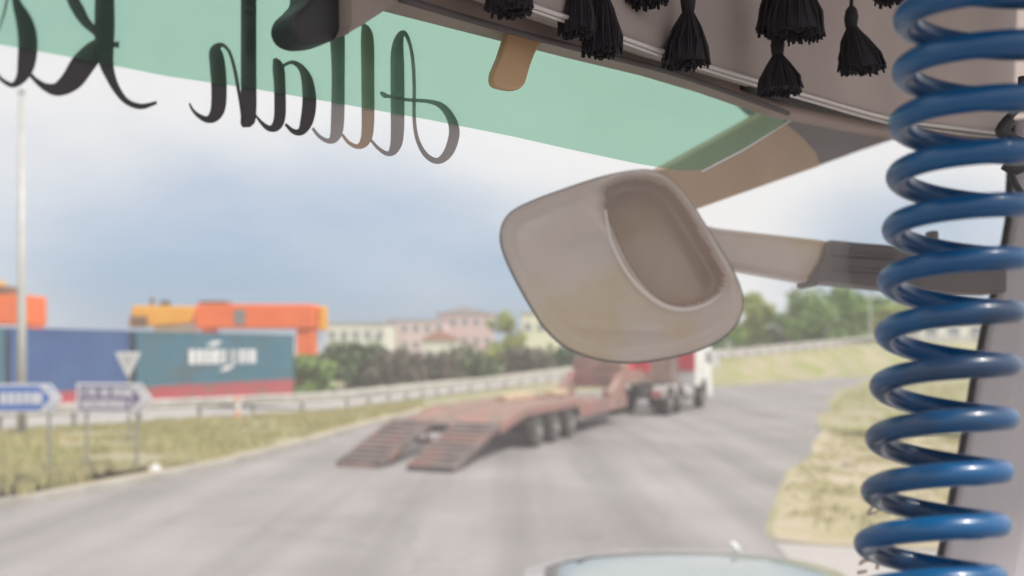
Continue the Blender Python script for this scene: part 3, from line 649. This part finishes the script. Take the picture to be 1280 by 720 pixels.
# local origin under the front axle
for sx in (-1, 1):
    wheel(tk, sx*1.03, 0, .52, .52, .32, sx)
    for ay in (-3.7, -5.05): wheel(tk, sx*.98, ay, .52, .52, .55, sx)
    MB().box((sx*.42, -2.7, .85), (.1, 6.4, .26)).build('chassis_rail', M['chassis'], tk)
MB().prism([(-1.24, -1.25, .95), (-1.24, -1.25, 2.75), (-1.24, -.9, 2.98), (-1.24, .7, 2.98), (-1.24, 1.2, 2.75), (-1.24, 1.42, 1.9), (-1.24, 1.45, .42), (-1.24, .75, .42), (-1.24, .62, .95), (-1.24, .35, 1.2), (-1.24, -.35, 1.2), (-1.24, -.62, .95)], (2.48, 0, 0)).build('cab', M['white'], tk, .06)
for sx in (-1, 1):
    d = MB().prism([(sx*1.245, -.55, 1.3), (sx*1.245, -.55, 2.55), (sx*1.245, .95, 2.55), (sx*1.245, 1.15, 1.9), (sx*1.245, 1.2, 1.3)], (sx*.02, 0, 0)).build('door', M['white'], tk, .008)
    MB().prism([(sx*1.268, .25, 1.95), (sx*1.268, .25, 2.45), (sx*1.268, .85, 2.45), (sx*1.268, 1.0, 1.95)], (sx*.006, 0, 0)).build('side_window', M['cargo_glass'], d)
    MB().box((sx*1.275, -.4, 1.6), (.02, .2, .05)).build('door_handle', M['dark'], d)
    MB().box((sx*1.42, 1.3, 2.1), (.26, .12, .75)).build('wing_mirror', M['white'], tk, .03)
    b = MB(); n_ = 12
    for ay in (-3.7, -5.05):
        arc = [(math.cos(a)*.62, math.sin(a)*.62) for a in [R(15+150*k/n_) for k in range(n_+1)]]
        b.add([(sx*.68, ay+c, .52+s_) for c, s_ in arc]+[(sx*1.26, ay+c, .52+s_) for c, s_ in arc], [(k, k+1, n_+2+k, n_+1+k) for k in range(n_)])
    b.build('mudguard', M['rim'], tk)
    MB().lathe([(-.6, .28), (-.55, .32), (.55, .32), (.6, .28)], (sx*.95, -2.15, .72), 'Y', 22).build('fuel_tank', M['rim'], tk)
    MB().box((sx*1.0, -5.98, .85), (.4, .05, .16)).build('tail_lamp', M['lamp_red'], tk, .01)
MB().prism([(-1.1, 1.44, 2.0), (1.1, 1.44, 2.0), (1.05, 1.25, 2.7), (-1.05, 1.25, 2.7)], (0, .02, .01)).build('windscreen', M['cargo_glass'], tk)
MB().box((0, 1.5, .6), (2.3, .1, .4)).build('bumper', M['white'], tk, .03)
MB().box((0, -4.3, 1.12), (.9, 1.1, .14)).build('fifth_wheel', M['chassis'], tk, .02)
MB().box((-.42, -1.5, 1.75), (1.5, .3, 1.3)).build('tool_rack', mat('dusty_brown_steel', (.34, .22, .19), .7, (.42, .30, .25), 2), tk, .02)
MB().box((.86, -1.42, 2.15), (.72, .12, 1.0)).build('back_panel', mat('bright_red_panel', (.62, .07, .10), .5, (.52, .08, .10), 1.5), tk, .02)
MB().tube([(-.95, -1.6, .8), (-.95, -1.6, 2.7)], .07, 10).build('exhaust_stack', M['rim'], tk)

# ------------------------------------------------------------------ white car in front, mostly below the picture
cb = empty('white_car', (.80, 3.12, .04), R(-3), 'white car with a tinted glass roof close in front, cut by the bottom edge', 'car')
prof = [(-1.55, .30), (-1.62, .62), (-1.55, .98), (-1.30, 1.05), (-.75, 1.36), (-.35, 1.455), (.35, 1.485), (.95, 1.475), (1.45, 1.435), (2.0, 1.12), (2.45, 1.0), (2.62, .7), (2.58, .32)]
vs = []; fs = []; W_ = [-1, -.96, -.8, -.4, 0, .4, .8, .96, 1]
for y, z in prof:
    hw = .92 if z < 1.1 else .92-(z-1.0)*.24
    for q in W_:
        zz = z-(abs(q)**4)*(.075 if z > 1.1 else .05)-(q*q)*(.04 if z > 1.1 else .02); vs.append((q*hw, y, zz))
m_ = len(W_)
for i in range(len(prof)-1):
    for j in range(m_-1): fs.append((i*m_+j, i*m_+j+1, (i+1)*m_+j+1, (i+1)*m_+j))
lo_ = len(vs)
for y, z in prof: vs += [(-.88, y, .3), (.88, y, .3)]
for i in range(len(prof)-1):
    fs.append((i*m_, lo_+2*i, lo_+2*i+2, (i+1)*m_)); fs.append((i*m_+m_-1, (i+1)*m_+m_-1, lo_+2*i+3, lo_+2*i+1)); fs.append((lo_+2*i, lo_+2*i+1, lo_+2*i+3, lo_+2*i+2))
fs += [tuple(range(m_)), tuple(range((len(prof)-1)*m_, len(prof)*m_))]
body = mesh_obj('body', vs, fs, M['car_white'], cb, True)
def strip_on(y0, y1, q0, q1, name, m, par, up=.006, ny=10, nq=12):
    def zat(y):
        for (a, za), (b, zb) in zip(prof[3:], prof[4:]):
            if a <= y <= b: return za+(zb-za)*(y-a)/(b-a)
    vs = []
    for i in range(ny+1):
        y = y0+(y1-y0)*i/ny; z = zat(y); hw = .92 if z < 1.1 else .92-(z-1.0)*.24
        for j in range(nq+1):
            q = q0+(q1-q0)*j/nq; yy = y-(.16*q*q if y1 > 1 and i == ny else 0); z2 = zat(yy)
            vs.append((q*hw, yy, z2-(abs(q)**4)*.075-(q*q)*.04+up))
    fs = [(i*(nq+1)+j, i*(nq+1)+j+1, (i+1)*(nq+1)+j+1, (i+1)*(nq+1)+j) for i in range(ny) for j in range(nq)]
    o = mesh_obj(name, vs, fs, m, par, True); s = o.modifiers.new('solid', 'SOLIDIFY'); s.thickness = .01; s.offset = 1; return o
strip_on(-.3, 1.28, -.86, .86, 'roof_glass', M['roof_glass'], cb)
strip_on(-1.25, -.42, -.84, .84, 'rear_window', M['cargo_glass'], cb)
strip_on(1.52, 1.96, -.84, .84, 'windscreen', M['cargo_glass'], cb)
for sx in (-1, 1):
    MB().prism([(sx*.80, -1.0, 1.06), (sx*.70, -.5, 1.34), (sx*.70, 1.25, 1.37), (sx*.81, 1.8, 1.06)], (sx*.02, 0, 0)).build('side_window', M['cargo_glass'], cb)
    for ay in (-.9, 1.75): wheel(cb, sx*.78, ay, .32, .32, .22, sx)
    MB().box((sx*.72, -1.6, .8), (.3, .05, .16)).build('tail_lamp', M['lamp_red'], cb, .02)
    MB().box((sx*.70, 2.6, .68), (.3, .06, .14)).build('headlight', M['white_sign'], cb, .02)
MB().box((.22, 1.2, 1.505), (.03, .12, .03)).build('aerial', M['white_sign'], cb, .008)
MB().lathe([(0, .06), (.02, .05)], (-.5, 1.1, 1.43), 'Z', 10).build('aerial_base', M['dark'], cb)

# ================================================================== the cab we look out of
def plate(name, px, D, th, m, parent=None, bevel=0.0, plane='D', seg=2):
    f = (lambda u, v: onD(u, v, D)) if plane == 'D' else (lambda u, v: onY(u, v, D))
    off = FWD*th if plane == 'D' else Vector((0, th, 0))
    return MB().prism([f(u, v) for u, v in px], off).build(name, m, parent, bevel, seg=seg)
def spline(px, n=6, closed=True):
    o = []; k = len(px)
    for i in range(k if closed else k-1):
        p0, p1, p2, p3 = [px[(i+j) % k] if closed else px[max(0, min(k-1, i+j))] for j in (-1, 0, 1, 2)]
        for s in range(n):
            t = s/n
            o.append(tuple(.5*(2*b+(c-a)*t+(2*a-5*b+4*c-d)*t*t+(3*b-a-3*c+d)*t**3) for a, b, c, d in zip(p0, p1, p2, p3)))
    if not closed: o.append(tuple(px[-1]))
    return o
# windscreen glass and the tinted sun strip
PIL = [(1266, 150), (1262, 240), (1261, 275), (1244, 362), (1233, 400), (1220, 466), (1217, 477), (1207, 540), (1193, 609), (1180, 675), (1166, 740), (1150, 800)]
wg = plate('windscreen_glass', [(-260, -260), (1290, -260), (1275, 150)]+PIL[1:]+[(1120, 900), (-260, 900)], .556, .004, M['glass'])
# a single face is enough for a dust layer: keep only the sheet itself
def single(o):
    bm = bmesh.new(); bm.from_mesh(o.data); bm.faces.ensure_lookup_table()
    fcs = sorted(bm.faces, key=lambda f: -f.calc_area()); bmesh.ops.delete(bm, geom=fcs[1:], context='FACES_ONLY'); bm.to_mesh(o.data); bm.free()
single(wg); tag(wg, 'dusty windscreen pane of the cab the view looks out of', 'windscreen')
fo = plate('sun_strip', [(-260, 10), (-60, 45), (0, 55), (100, 73), (210, 95), (320, 111), (430, 130), (540, 150), (640, 170), (720, 188), (800, 205), (850, 213), (880, 212), (930, 186), (990, 149), (970, 120), (760, 20), (500, -60), (-260, -260)], .546, .001, M['film'])
single(fo); tag(fo, 'translucent green sun strip along the top of the windscreen', 'sun strip')
eb = MB().tube([onD(u, v, .545) for u, v in ((878, 214), (930, 187), (991, 149))], .0012, 6)
o = eb.build('edge_trim', M['white_sign'], fo)

# header trim, bead and seal
hd = empty('windscreen_header', onD(860, 40, .50), 0, 'taupe header trim with a silver bead above the windscreen', 'header trim')
inv = Vector(hd.location)
def hplate(name, px, D, th, m, bevel=0, par=hd):
    f = [onD(u, v, D)-inv for u, v in px]; return MB().prism(f, FWD*th).build(name, m, par, bevel)
SILV = [(400, -90), (520, -50), (600, -20), (660, 2), (740, 30), (830, 62), (930, 93), (1010, 117), (1110, 145), (1190, 157), (1300, 170), (1400, 180)]
hplate('upper_panel', SILV+[(1400, -500), (400, -500)], .47, .03, M['header'], .003)
hplate('lower_panel', [(400, -120), (440, -60), (500, 0), (570, 19), (640, 38), (740, 65), (830, 88), (900, 110), (985, 141), (1110, 166), (1190, 178), (1300, 192), (1400, 200), (1400, 120), (1000, 80), (700, -20)], .505, .03, M['header_low'], .003)
MB().tube([onD(u, v+3, .466)-inv for u, v in spline(SILV, 4, False)], .0022, 8).build('bead', M['silver'], hd, smooth=True)
MB().tube([onD(u, v+9, .468)-inv for u, v in spline(SILV, 4, False)], .0014, 8).build('bead', M['silver'], hd, smooth=True)
MB().tube([onD(u, v, .500)-inv for u, v in spline([(930, 106), (985, 124), (1060, 140), (1115, 152), (1200, 163), (1300, 176)], 4, False)], .007, 8).build('rubber_seal', M['rubber'], hd, smooth=True)
MB().tube([onD(u, v, .498)-inv for u, v in spline([(500, -2), (570, 19), (640, 39), (740, 65), (830, 88), (900, 111), (985, 142)], 4, False)], .003, 8).build('rubber_seal', M['header_dark'], hd, smooth=True)
# wedge of trim left of the sun strip peak, and the dark housing hanging there
hplate('corner_trim', spline([(440, 30), (436, 41), (470, 20), (500, 0), (530, -20), (500, -70), (446, -60)], 2), .500, .02, M['taupe'], .002)
bl = plate('sensor_housing', spline([(366, 30), (369, 16), (382, 3), (390, -12), (392, -60), (458, -60), (455, -5), (447, 18), (436, 38), (420, 49), (400, 53), (384, 52), (372, 44)], 4), .515, .03, M['dark'], None, .004)
tag(bl, 'dark rounded housing hanging at the top of the windscreen', 'housing')
# ceiling of the cab (casts its shade inside)
cl = MB(); a = [onD(-500, 438, .40), onD(1270, 438, .52)]
p0 = EYEV-LAT*1.0+FWD*.50; p1 = EYEV+LAT*2.0+FWD*.50
cl.prism([p0+Vector((0, 0, .78)), p1+Vector((0, 0, .78)), p1-FWD*.9+Vector((0, 0, .78)), p0-FWD*.9+Vector((0, 0, .78))], (0, 0, .04))
tag(cl.build('cab_ceiling', M['header']), kind='structure')
# tan tab
tb = plate('visor_tab', spline([(640, 30), (634, 48), (626, 72), (618, 92), (620, 106), (632, 111), (648, 112), (657, 104), (663, 84), (672, 62), (684, 46), (686, 30), (665, 20)], 4), .512, .008, M['tan'], None, .002)
tag(tb, 'tan rounded tab hanging below the header over the green strip', 'tab')
# roof fairing outside, beyond the end of the strip
fr = empty('roof_fairing', onD(1000, 190, .72), 0, 'tan and dark grey roof fairing outside, past the end of the green strip', 'fairing'); inv2 = Vector(fr.location)
def fplate(name, px, D, th, m, bevel=.004): return MB().prism([onD(u, v, D)-inv2 for u, v in px], FWD*th).build(name, m, fr, bevel)
fplate('tan_lip', [(828, 212), (850, 236), (868, 263), (950, 234), (1027, 207), (1020, 190), (1004, 172), (985, 156), (968, 134), (925, 158), (875, 186)], .80, .03, M['tan'])
fplate('dark_shell', [(930, 110), (960, 138), (988, 158), (1012, 178), (1028, 206), (1080, 187), (1137, 168), (1180, 150), (1180, 100), (930, 70)], .84, .05, M['header_dark'])

# A-pillar
pl = empty('windscreen_pillar', onY(1230, 438, 1.62), 0, 'grey windscreen pillar along the right edge behind the blue hose', 'pillar'); inv3 = Vector(pl.location)
ed = spline(PIL, 3, False)
pb = MB(); rows = []
offs = [(0, 0.0), (.012, -.012), (.05, -.03), (.12, -.035), (.24, .01), (.36, .10)]
vs = []; fs = []
for u, v in ed:
    p = onY(u, v, 1.62)-inv3
    for dx, dy in offs: vs.append(p+Vector((dx, dy, 0)))
    vs.append(p+Vector((.36, .3, 0))); vs.append(p+Vector((.13, .12, 0)))
k = len(offs)+2
for i in range(len(ed)-1):
    for j in range(k): fs.append((i*k+j, i*k+(j+1) % k, (i+1)*k+(j+1) % k, (i+1)*k+j))
fs += [tuple(range(k)), tuple(range((len(ed)-1)*k, len(ed)*k))]
MB().add(vs, fs).build('pillar_trim', M['pillar'], pl, smooth=False)
MB().tube([onY(u-1, v, 1.615)-inv3 for u, v in ed], .006, 8).build('rubber_seal', M['rubber'], pl, smooth=True)
# black strap and hook at the right edge
sp = MB().tube([onY(u, v, .95) for u, v in spline([(1278, 96), (1276, 128), (1262, 146), (1256, 160), (1266, 172), (1282, 178), (1292, 170)], 5, False)], .0045, 8)
sp.tube([onY(u, v, .95) for u, v in spline([(1262, 150), (1252, 163), (1258, 170)], 4, False)], .007, 8)
sp.tube([onY(u, v, .95) for u, v in spline([(1256, 206), (1270, 212), (1290, 202)], 4, False)], .006, 8)
sp.tube([onY(u, v, .95) for u, v in spline([(1262, 210), (1268, 228), (1280, 246)], 4, False)], .0035, 8)
tag(sp.build('cable_hook', M['dark'], smooth=True), 'black cable hook at the right edge behind the hose', 'hook')

# ------------------------------------------------------------------ mirror outside
MY = 1.36
mr = empty('blind_spot_mirror', onY(780, 335, MY), 0, 'rounded taupe mirror head on an arm outside the windscreen', 'mirror'); inv4 = Vector(mr.location)
RIM = spline([(627, 300), (630, 280), (642, 265), (668, 252), (700, 240), (745, 225), (785, 216), (815, 215), (838, 226), (858, 248), (880, 282), (905, 322), (922, 355), (927, 380), (920, 403), (900, 423), (868, 438), (825, 448), (785, 452), (745, 447), (710, 434), (684, 412), (664, 382), (646, 350), (633, 322)], 4)
cu, cv = 780, 335
def ring(sc_, dy): return [onY(cu+(u-cu)*sc_, cv+(v-cv)*sc_, MY)+Vector((0, dy, 0))-inv4 for u, v in RIM]
# rounded bowl: a rolled rim, a shallow dished face towards us and a deep shell behind
def loft(rings, name, m, par, close_last=True, close_first=False):
    n_ = len(rings[0]); vs = [p for r_ in rings for p in r_]; fs = [(i*n_+k, i*n_+(k+1) % n_, (i+1)*n_+(k+1) % n_, (i+1)*n_+k) for i in range(len(rings)-1) for k in range(n_)]
    if close_last: fs.append(tuple(range((len(rings)-1)*n_, len(rings)*n_)))
    if close_first: fs.append(tuple(range(n_)))
    return mesh_obj(name, vs, fs, m, par, True)
loft([ring(1.0, 0), ring(1.004, .012), ring(.99, .05), ring(.93, .09), ring(.8, .12), ring(.5, .135)], 'shell', M['housing'], mr)
MB().tube(ring(.995, .0)+[ring(.995, .0)[0]], .0042, 8, False).build('rim_seal', M['rubber'], mr, smooth=True)
# face: ring from the rim inwards with a reflection shaped as a displaced recess
REFL = spline([(757, 246), (762, 232), (790, 224), (822, 228), (845, 246), (868, 280), (890, 318), (904, 346), (898, 364), (880, 376), (856, 382), (832, 378), (808, 360), (786, 330), (768, 292), (758, 264)], 6)
def sdf(poly, u, v):
    d = 1e9; k = len(poly)
    for i in range(k):
        a, b = poly[i], poly[(i+1) % k]; dx, dy = b[0]-a[0], b[1]-a[1]; l2 = dx*dx+dy*dy or 1e-9
        t = max(0, min(1, ((u-a[0])*dx+(v-a[1])*dy)/l2)); d = min(d, math.hypot(u-a[0]-dx*t, v-a[1]-dy*t))
    return -d if inside(poly, u, v) else d
NR = 90; vs = []; fs = []; nr = len(RIM); reflection_face = []
for i in range(NR+1):
    s_ = 1-i/NR*.985
    for u0, v0 in RIM:
        u, v = cu+(u0-cu)*s_, cv+(v0-cv)*s_; e = -sdf(RIM, u, v); g_ = sdf(REFL, u, v)
        dy = .012*math.exp(-((e-11)/5)**2)*-0.35 + .0
        if e < 9: dy += .006*(1-e/9)*-1
        dome = min(1, max(0, (e-12)/70)); dy += -.018*math.sin(dome*math.pi/2)
        dy += .040*smooth(4, -5, g_)
        dy += -.007*math.exp(-((g_-6)/3.2)**2)
        dy += -.005*math.exp(-(((v-(408+.05*(u-700)))/5)**2))*smooth(700, 740, u)*(1-smooth(800, 850, u))
        vs.append(onY(u, v, MY)+Vector((0, dy, 0))-inv4)
for i in range(NR):
    for k in range(nr): fs.append((i*nr+k, i*nr+(k+1) % nr, (i+1)*nr+(k+1) % nr, (i+1)*nr+k))
fs.append(tuple(range(NR*nr, (NR+1)*nr)))
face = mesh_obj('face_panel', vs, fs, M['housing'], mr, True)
face.data.materials.append(M['reflection_brown'])
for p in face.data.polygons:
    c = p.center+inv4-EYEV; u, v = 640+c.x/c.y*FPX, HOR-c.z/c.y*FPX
    if sdf(REFL, u, v) < 0: p.material_index = 1
MB().tube([onY(u, v, MY-.0235)-inv4 for u, v in spline([(757, 262), (764, 300), (782, 338), (806, 366), (832, 383), (858, 387), (884, 380), (900, 368)], 6, False)], [.0012+.0022*math.sin(math.pi*min(1, (i+1)/43)) for i in range(43)], 8).build('reflection_edge', mat('pale_reflection_edge', (.74, .66, .62), .25, coat=.6), mr, smooth=True)  # pale bead stands in for the bright edge of the reflection
# arm and clamp
def mplate(name, px, y, th, m, bevel): return MB().prism([onY(u, v, y)-inv4 for u, v in px], (0, th, 0)).build(name, m, mr, bevel, seg=3)
mplate('arm', [(860, 276), (900, 284), (1040, 300), (1032, 326), (1016, 354), (904, 334), (880, 332)], MY+.035, .05, M['housing'], .012)
mplate('clamp', [(1037, 299), (1075, 303), (1115, 306), (1260, 318), (1260, 366), (1200, 366), (1112, 359), (1040, 352), (1026, 352), (1022, 359), (1014, 354), (1018, 344), (1030, 326)], MY+.02, .08, M['arm_dark'], .006)
mplate('bolt', [(1163, 318), (1163, 288), (1174, 288), (1174, 318)], MY+.04, .02, M['arm_dark'], .003)
for dv in (318, 336): MB().tube([onY(u, v, MY+.018)-inv4 for u, v in ((1042, dv), (1080, dv+2), (1118, dv+4))], .003, 6).build('clamp_rib', M['arm_dark'], mr)

# ------------------------------------------------------------------ mirrored script lettering
def catmull(pts, n=7):
    return spline(pts, n, False)
def stroke(b, pts, D):
    s = catmull(pts); L_, R_ = [], []
    for i, (u, v, wd) in enumerate(s):
        a = s[max(0, i-1)]; c = s[min(len(s)-1, i+1)]; dx, dy = c[0]-a[0], c[1]-a[1]; l = math.hypot(dx, dy) or 1
        nx_, ny_ = -dy/l*max(1.2, wd)/2, dx/l*max(1.2, wd)/2; L_.append(onD(u+nx_, v+ny_, D)); R_.append(onD(u-nx_, v-ny_, D))
    k = len(s); off = FWD*.0006; vs = L_+R_+[p+off for p in L_]+[p+off for p in R_]
    fs = []
    for i in range(k-1):
        fs += [(i, i+1, k+i+1, k+i), (2*k+i, 2*k+i+1, 3*k+i+1, 3*k+i), (i, i+1, 2*k+i+1, 2*k+i), (k+i, k+i+1, 3*k+i+1, 3*k+i)]
    fs += [(0, k, 3*k, 2*k), (k-1, 2*k-1, 4*k-1, 3*k-1)]
    b.add(vs, fs)
def word(name, label, letters):
    base = onD(*letters[0][1][0][0][:2], .55)
    r = empty(name, base, 0, label, 'lettering', 'script lettering stuck to the windscreen')
    for m, strokes in letters:
        b = MB()
        for j, s in enumerate(strokes): stroke(b, s, .5500+.0007*(j % 3))
        b.v = [tuple(Vector(v)-base) for v in b.v]
        me = b.build('letter', m, r)
    return r
word('script_word', 'mirrored black and grey script word Allah on the windscreen', [
 (M['letter'], [[(237, 129, 2), (241, 137, 3), (248, 144, 5), (258, 149, 8), (267, 146, 14), (273, 134, 18), (274, 107, 19), (272, 80, 19), (270, 64, 16), (274, 57, 8), (280, 57, 4), (287, 65, 3.5), (293, 84, 4), (298, 110, 4), (301, 130, 3), (303, 150, 2)]]),
 (M['letter'], [[(311, -90, 19), (311, 0, 19), (311, 80, 19), (311, 140, 19), (309, 154, 16), (309, 159, 9)]]),
 (M['letter'], [[(320, 144, 2), (327, 153, 4), (336, 160, 7), (345, 158, 12), (350, 145, 14), (350, 110, 14), (348, 84, 14), (343, 73, 4)],
   [(350, 86, 4), (358, 80, 4), (367, 78, 5), (377, 85, 8), (384, 100, 14), (387, 125, 17), (384, 150, 16), (377, 164, 10), (367, 164, 6), (357, 155, 3)]]),
 (M['letter_glare'], [[(391, 160, 3), (399, 170, 4), (410, 176, 6), (418, 172, 12), (422, 155, 16), (423, 92, 16), (422, 50, 18), (420, 30, 19), (415, 20, 8)]]),
 (M['letter_brown'], [[(428, 168, 3), (436, 178, 4), (447, 183, 6), (456, 177, 12), (460, 158, 15), (460, 92, 16), (459, 45, 15), (454, 30, 4)]]),
 (M['letter_glare'], [[(464, 175, 3), (474, 186, 4), (485, 192, 6), (493, 186, 12), (497, 165, 16), (497, 92, 17), (497, 62, 15), (500, 46, 10), (505, 41, 6), (511, 50, 4), (516, 73, 4), (518, 107, 4), (518, 147, 4), (522, 174, 4.5), (533, 194, 6), (548, 201, 8), (561, 190, 12), (568, 168, 13), (565, 150, 11), (554, 134, 8), (538, 127, 5), (504, 124, 4), (478, 118, 4)],
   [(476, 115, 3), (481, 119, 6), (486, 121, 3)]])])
word('script_word', 'mirrored bold black script letters cut by the top left corner', [
 (M['letter'], [[(132, -90, 24), (131, -12, 24), (131, 31, 25), (131, 55, 23), (133, 78, 18), (139, 97, 12), (147, 113, 9), (159, 127, 7), (177, 133, 7), (196, 128, 4)],
   [(70, -60, 12), (89, -6, 14), (98, 12, 15), (107, 27, 12), (118, 38, 9), (126, 48, 6)],
   [(128, 58, 22), (118, 64, 26), (104, 80, 30), (90, 100, 27), (73, 111, 18), (58, 109, 10), (46, 101, 6), (38, 93, 4)], [(138, 55, 5), (149, 56, 8)]]),
 (M['letter'], [[(16, -14, 4), (22, 6, 12), (31, 28, 21), (35, 52, 24), (33, 80, 22), (27, 97, 14), (17, 106, 7), (6, 102, 5), (-4, 92, 4), (-14, 70, 4)], [(38, 96, 5), (42, 93, 2)]]),
 (M['letter_glare'], [[(10, -6, 3), (6, 14, 3), (0, 34, 2), (-10, 60, 2)]])])
word('script_scrap', 'small brown script fragment low on the windscreen beside the hose', [
 (M['letter_brown'], [[(1088, 618, 3), (1094, 626, 5), (1090, 634, 4), (1086, 642, 5), (1095, 640, 3), (1104, 632, 4)], [(1106, 628, 3), (1112, 634, 6), (1110, 642, 5)]]),
 (M['letter_brown'], [[(1074, 706, 3), (1080, 701, 6), (1090, 697, 5), (1098, 701, 4), (1096, 712, 5)], [(1072, 716, 5), (1084, 714, 4)]])])

# ------------------------------------------------------------------ tassels
def tassel(top, bot, width, y, lean, label, seed, cap=True, dense=150):
    """hangs from a cord; top and bot are heights in metres at that distance"""
    rnd = random.Random(seed)
    r = empty('tassel', top, 0, label, 'tassel', 'black tassels hanging from the header')
    H = top.z-bot; ln = Vector((lean, 0, 0))
    s = MB(); hw = width/2
    for i in range(dense):
        a = rnd.uniform(0, 6.283); q = math.sqrt(rnd.random()); L_ = H*rnd.uniform(.88, 1.0)*(1+.05*(1-q))
        x, yv = math.cos(a)*q*hw*1.08, math.sin(a)*q*hw*.8
        bend = rnd.uniform(-.06, .06)*width
        p0 = Vector((math.cos(a)*.0035, math.sin(a)*.0035, -.010)); p3 = Vector((x, yv, -L_))+ln
        p1 = p0+(p3-p0)*.33+Vector((x*.12, yv*.12, 0)); p2 = p0+(p3-p0)*.7+Vector((x*.12+bend, yv*.12, 0))
        s.tube([p0, p1, p2, p3], [.0011, .0015, .0016, .0012], 4)
    # the dense inner body of the skirt
    s.lathe([(-.008, .004), (-H*.35, hw*.46), (-H*.7, hw*.78), (-H*.92, hw*.96)], (0, 0, 0), 'Z', 16)
    for i in range(len(s.v)-64, len(s.v)):
        x, yv, z = s.v[i]; t = -z/H; s.v[i] = (x+lean*t, yv*.8, z)
    s.build('skirt', M['thread'], r)
    k = MB().lathe([(.012, .003), (.008, .006), (0, .0075), (-.008, .0065), (-.012, .0055)], (0, 0, 0), 'Z', 12); kn = k.build('knot', M['thread'], r, smooth=True)
    MB().tube([(0, 0, .01), (.001, 0, .04), (-.002, 0, .10), (0, .004, .16)], .0022, 6).build('cord', M['thread'], r)
    return r
def T(u, vt, vb, wpx, y, label, seed, leanpx=0, dense=150):
    top = onY(u, vt, y); bot = onY(u, vb, y).z; return tassel(top, bot, wpx/FPX*y, y, leanpx/FPX*y, label, seed, dense=dense)
T(637, -58, 18, 58, .68, 'leftmost black tassel, only its hem below the top edge', 1)
T(722, -48, 46, 44, .74, 'black tassel overlapping a longer one above the tan tab', 2)
T(752, -25, 70, 48, .76, 'longest black tassel, reaching over the green strip', 3)
T(808, -90, 8, 52, .80, 'black tassel of which only a brown hem shows at the top edge', 4, dense=110)
T(860, 0, 85, 56, .84, 'whole black tassel hanging alone across the silver bead', 5, -3)
T(992, -55, 50, 66, .90, 'wide black tassel high at the top edge above another tassel', 6, 4, 190)
T(978, -70, 44, 50, .93, 'black tassel tucked behind the wide one at the top edge', 12, -6)
T(972, 56, 118, 54, .93, 'small black tassel hanging below the wide one over the bead', 7, 3)
T(1064, 22, 92, 56, .96, 'black tassel swinging to the right next to the blue hose', 8, 14)
T(1110, -80, 6, 36, .98, 'black tassel of which only the hem shows beside the hose', 9, dense=110)

# ------------------------------------------------------------------ blue coiled hose
HY = .52; kpx = HY/FPX; RC = 71.5*kpx; RT = 14.3*kpx; PITCH = 66.0
def cen(v): return 1164+(660-v)*.086
hr = empty('coiled_hose', onY(cen(438), 438, HY), 0, 'glossy blue coiled air hose hanging down the right side', 'hose'); inv5 = Vector(hr.location)
turns = []; v_start, v_end = -170.0, 900.0; nseg = 44; axdir = Vector((-.086, 0, -1)).normalized(); side = Vector((1, 0, -.086)).normalized()
v = v_start; hp = []
NT = int((v_end-v_start)/PITCH); 
for i in range(NT*nseg+1):
    th = 2*math.pi*i/nseg; vv_ = 515-PITCH*math.ceil((515-v_start)/PITCH)-PITCH/2+PITCH*th/(2*math.pi)
    sl = (HOR-vv_)/FPX; c = onY(cen(vv_), vv_, HY/(1+.8*sl*sl))-inv5
    wob = 1+.012*math.sin(th*.37)+.008*math.sin(th*1.13)
    dp = Vector((0, 1, sl-(.055+.13*max(0, min(1.3, (650-vv_)/550))))).normalized()
    hp.append(c-side*math.cos(th)*RC*wob+dp*math.sin(th)*RC*wob)
MB().tube(hp, RT, 18).build('hose', M['hose'], hr, smooth=True)
e0 = hp[0]; e1 = hp[-1]
MB().tube([e0, e0+Vector((0, .03, .05)), e0+Vector((.02, .05, .12))], [RT, RT, RT*1.1], 16).build('top_fitting', M['dark'], hr, smooth=True)
MB().tube([e1, e1+Vector((0, .03, -.04)), e1+Vector((-.01, .05, -.10))], [RT, RT, RT*1.1], 16).build('bottom_fitting', M['dark'], hr, smooth=True)

# ------------------------------------------------------------------ the air itself
hz = MB().box((0, 0, 8), (13000, 13000, 26)).build('haze', bpy.data.materials.new('haze_air'))
hz.data.materials[0].use_nodes = True; t = hz.data.materials[0].node_tree; t.nodes.clear()
oo = t.nodes.new('ShaderNodeOutputMaterial'); pv = t.nodes.new('ShaderNodeVolumePrincipled')
pv.inputs['Color'].default_value = (.92, .95, 1, 1); pv.inputs['Density'].default_value = .0007; pv.inputs['Anisotropy'].default_value = .2
t.links.new(pv.outputs[0], oo.inputs['Volume']); tag(hz, kind='stuff')
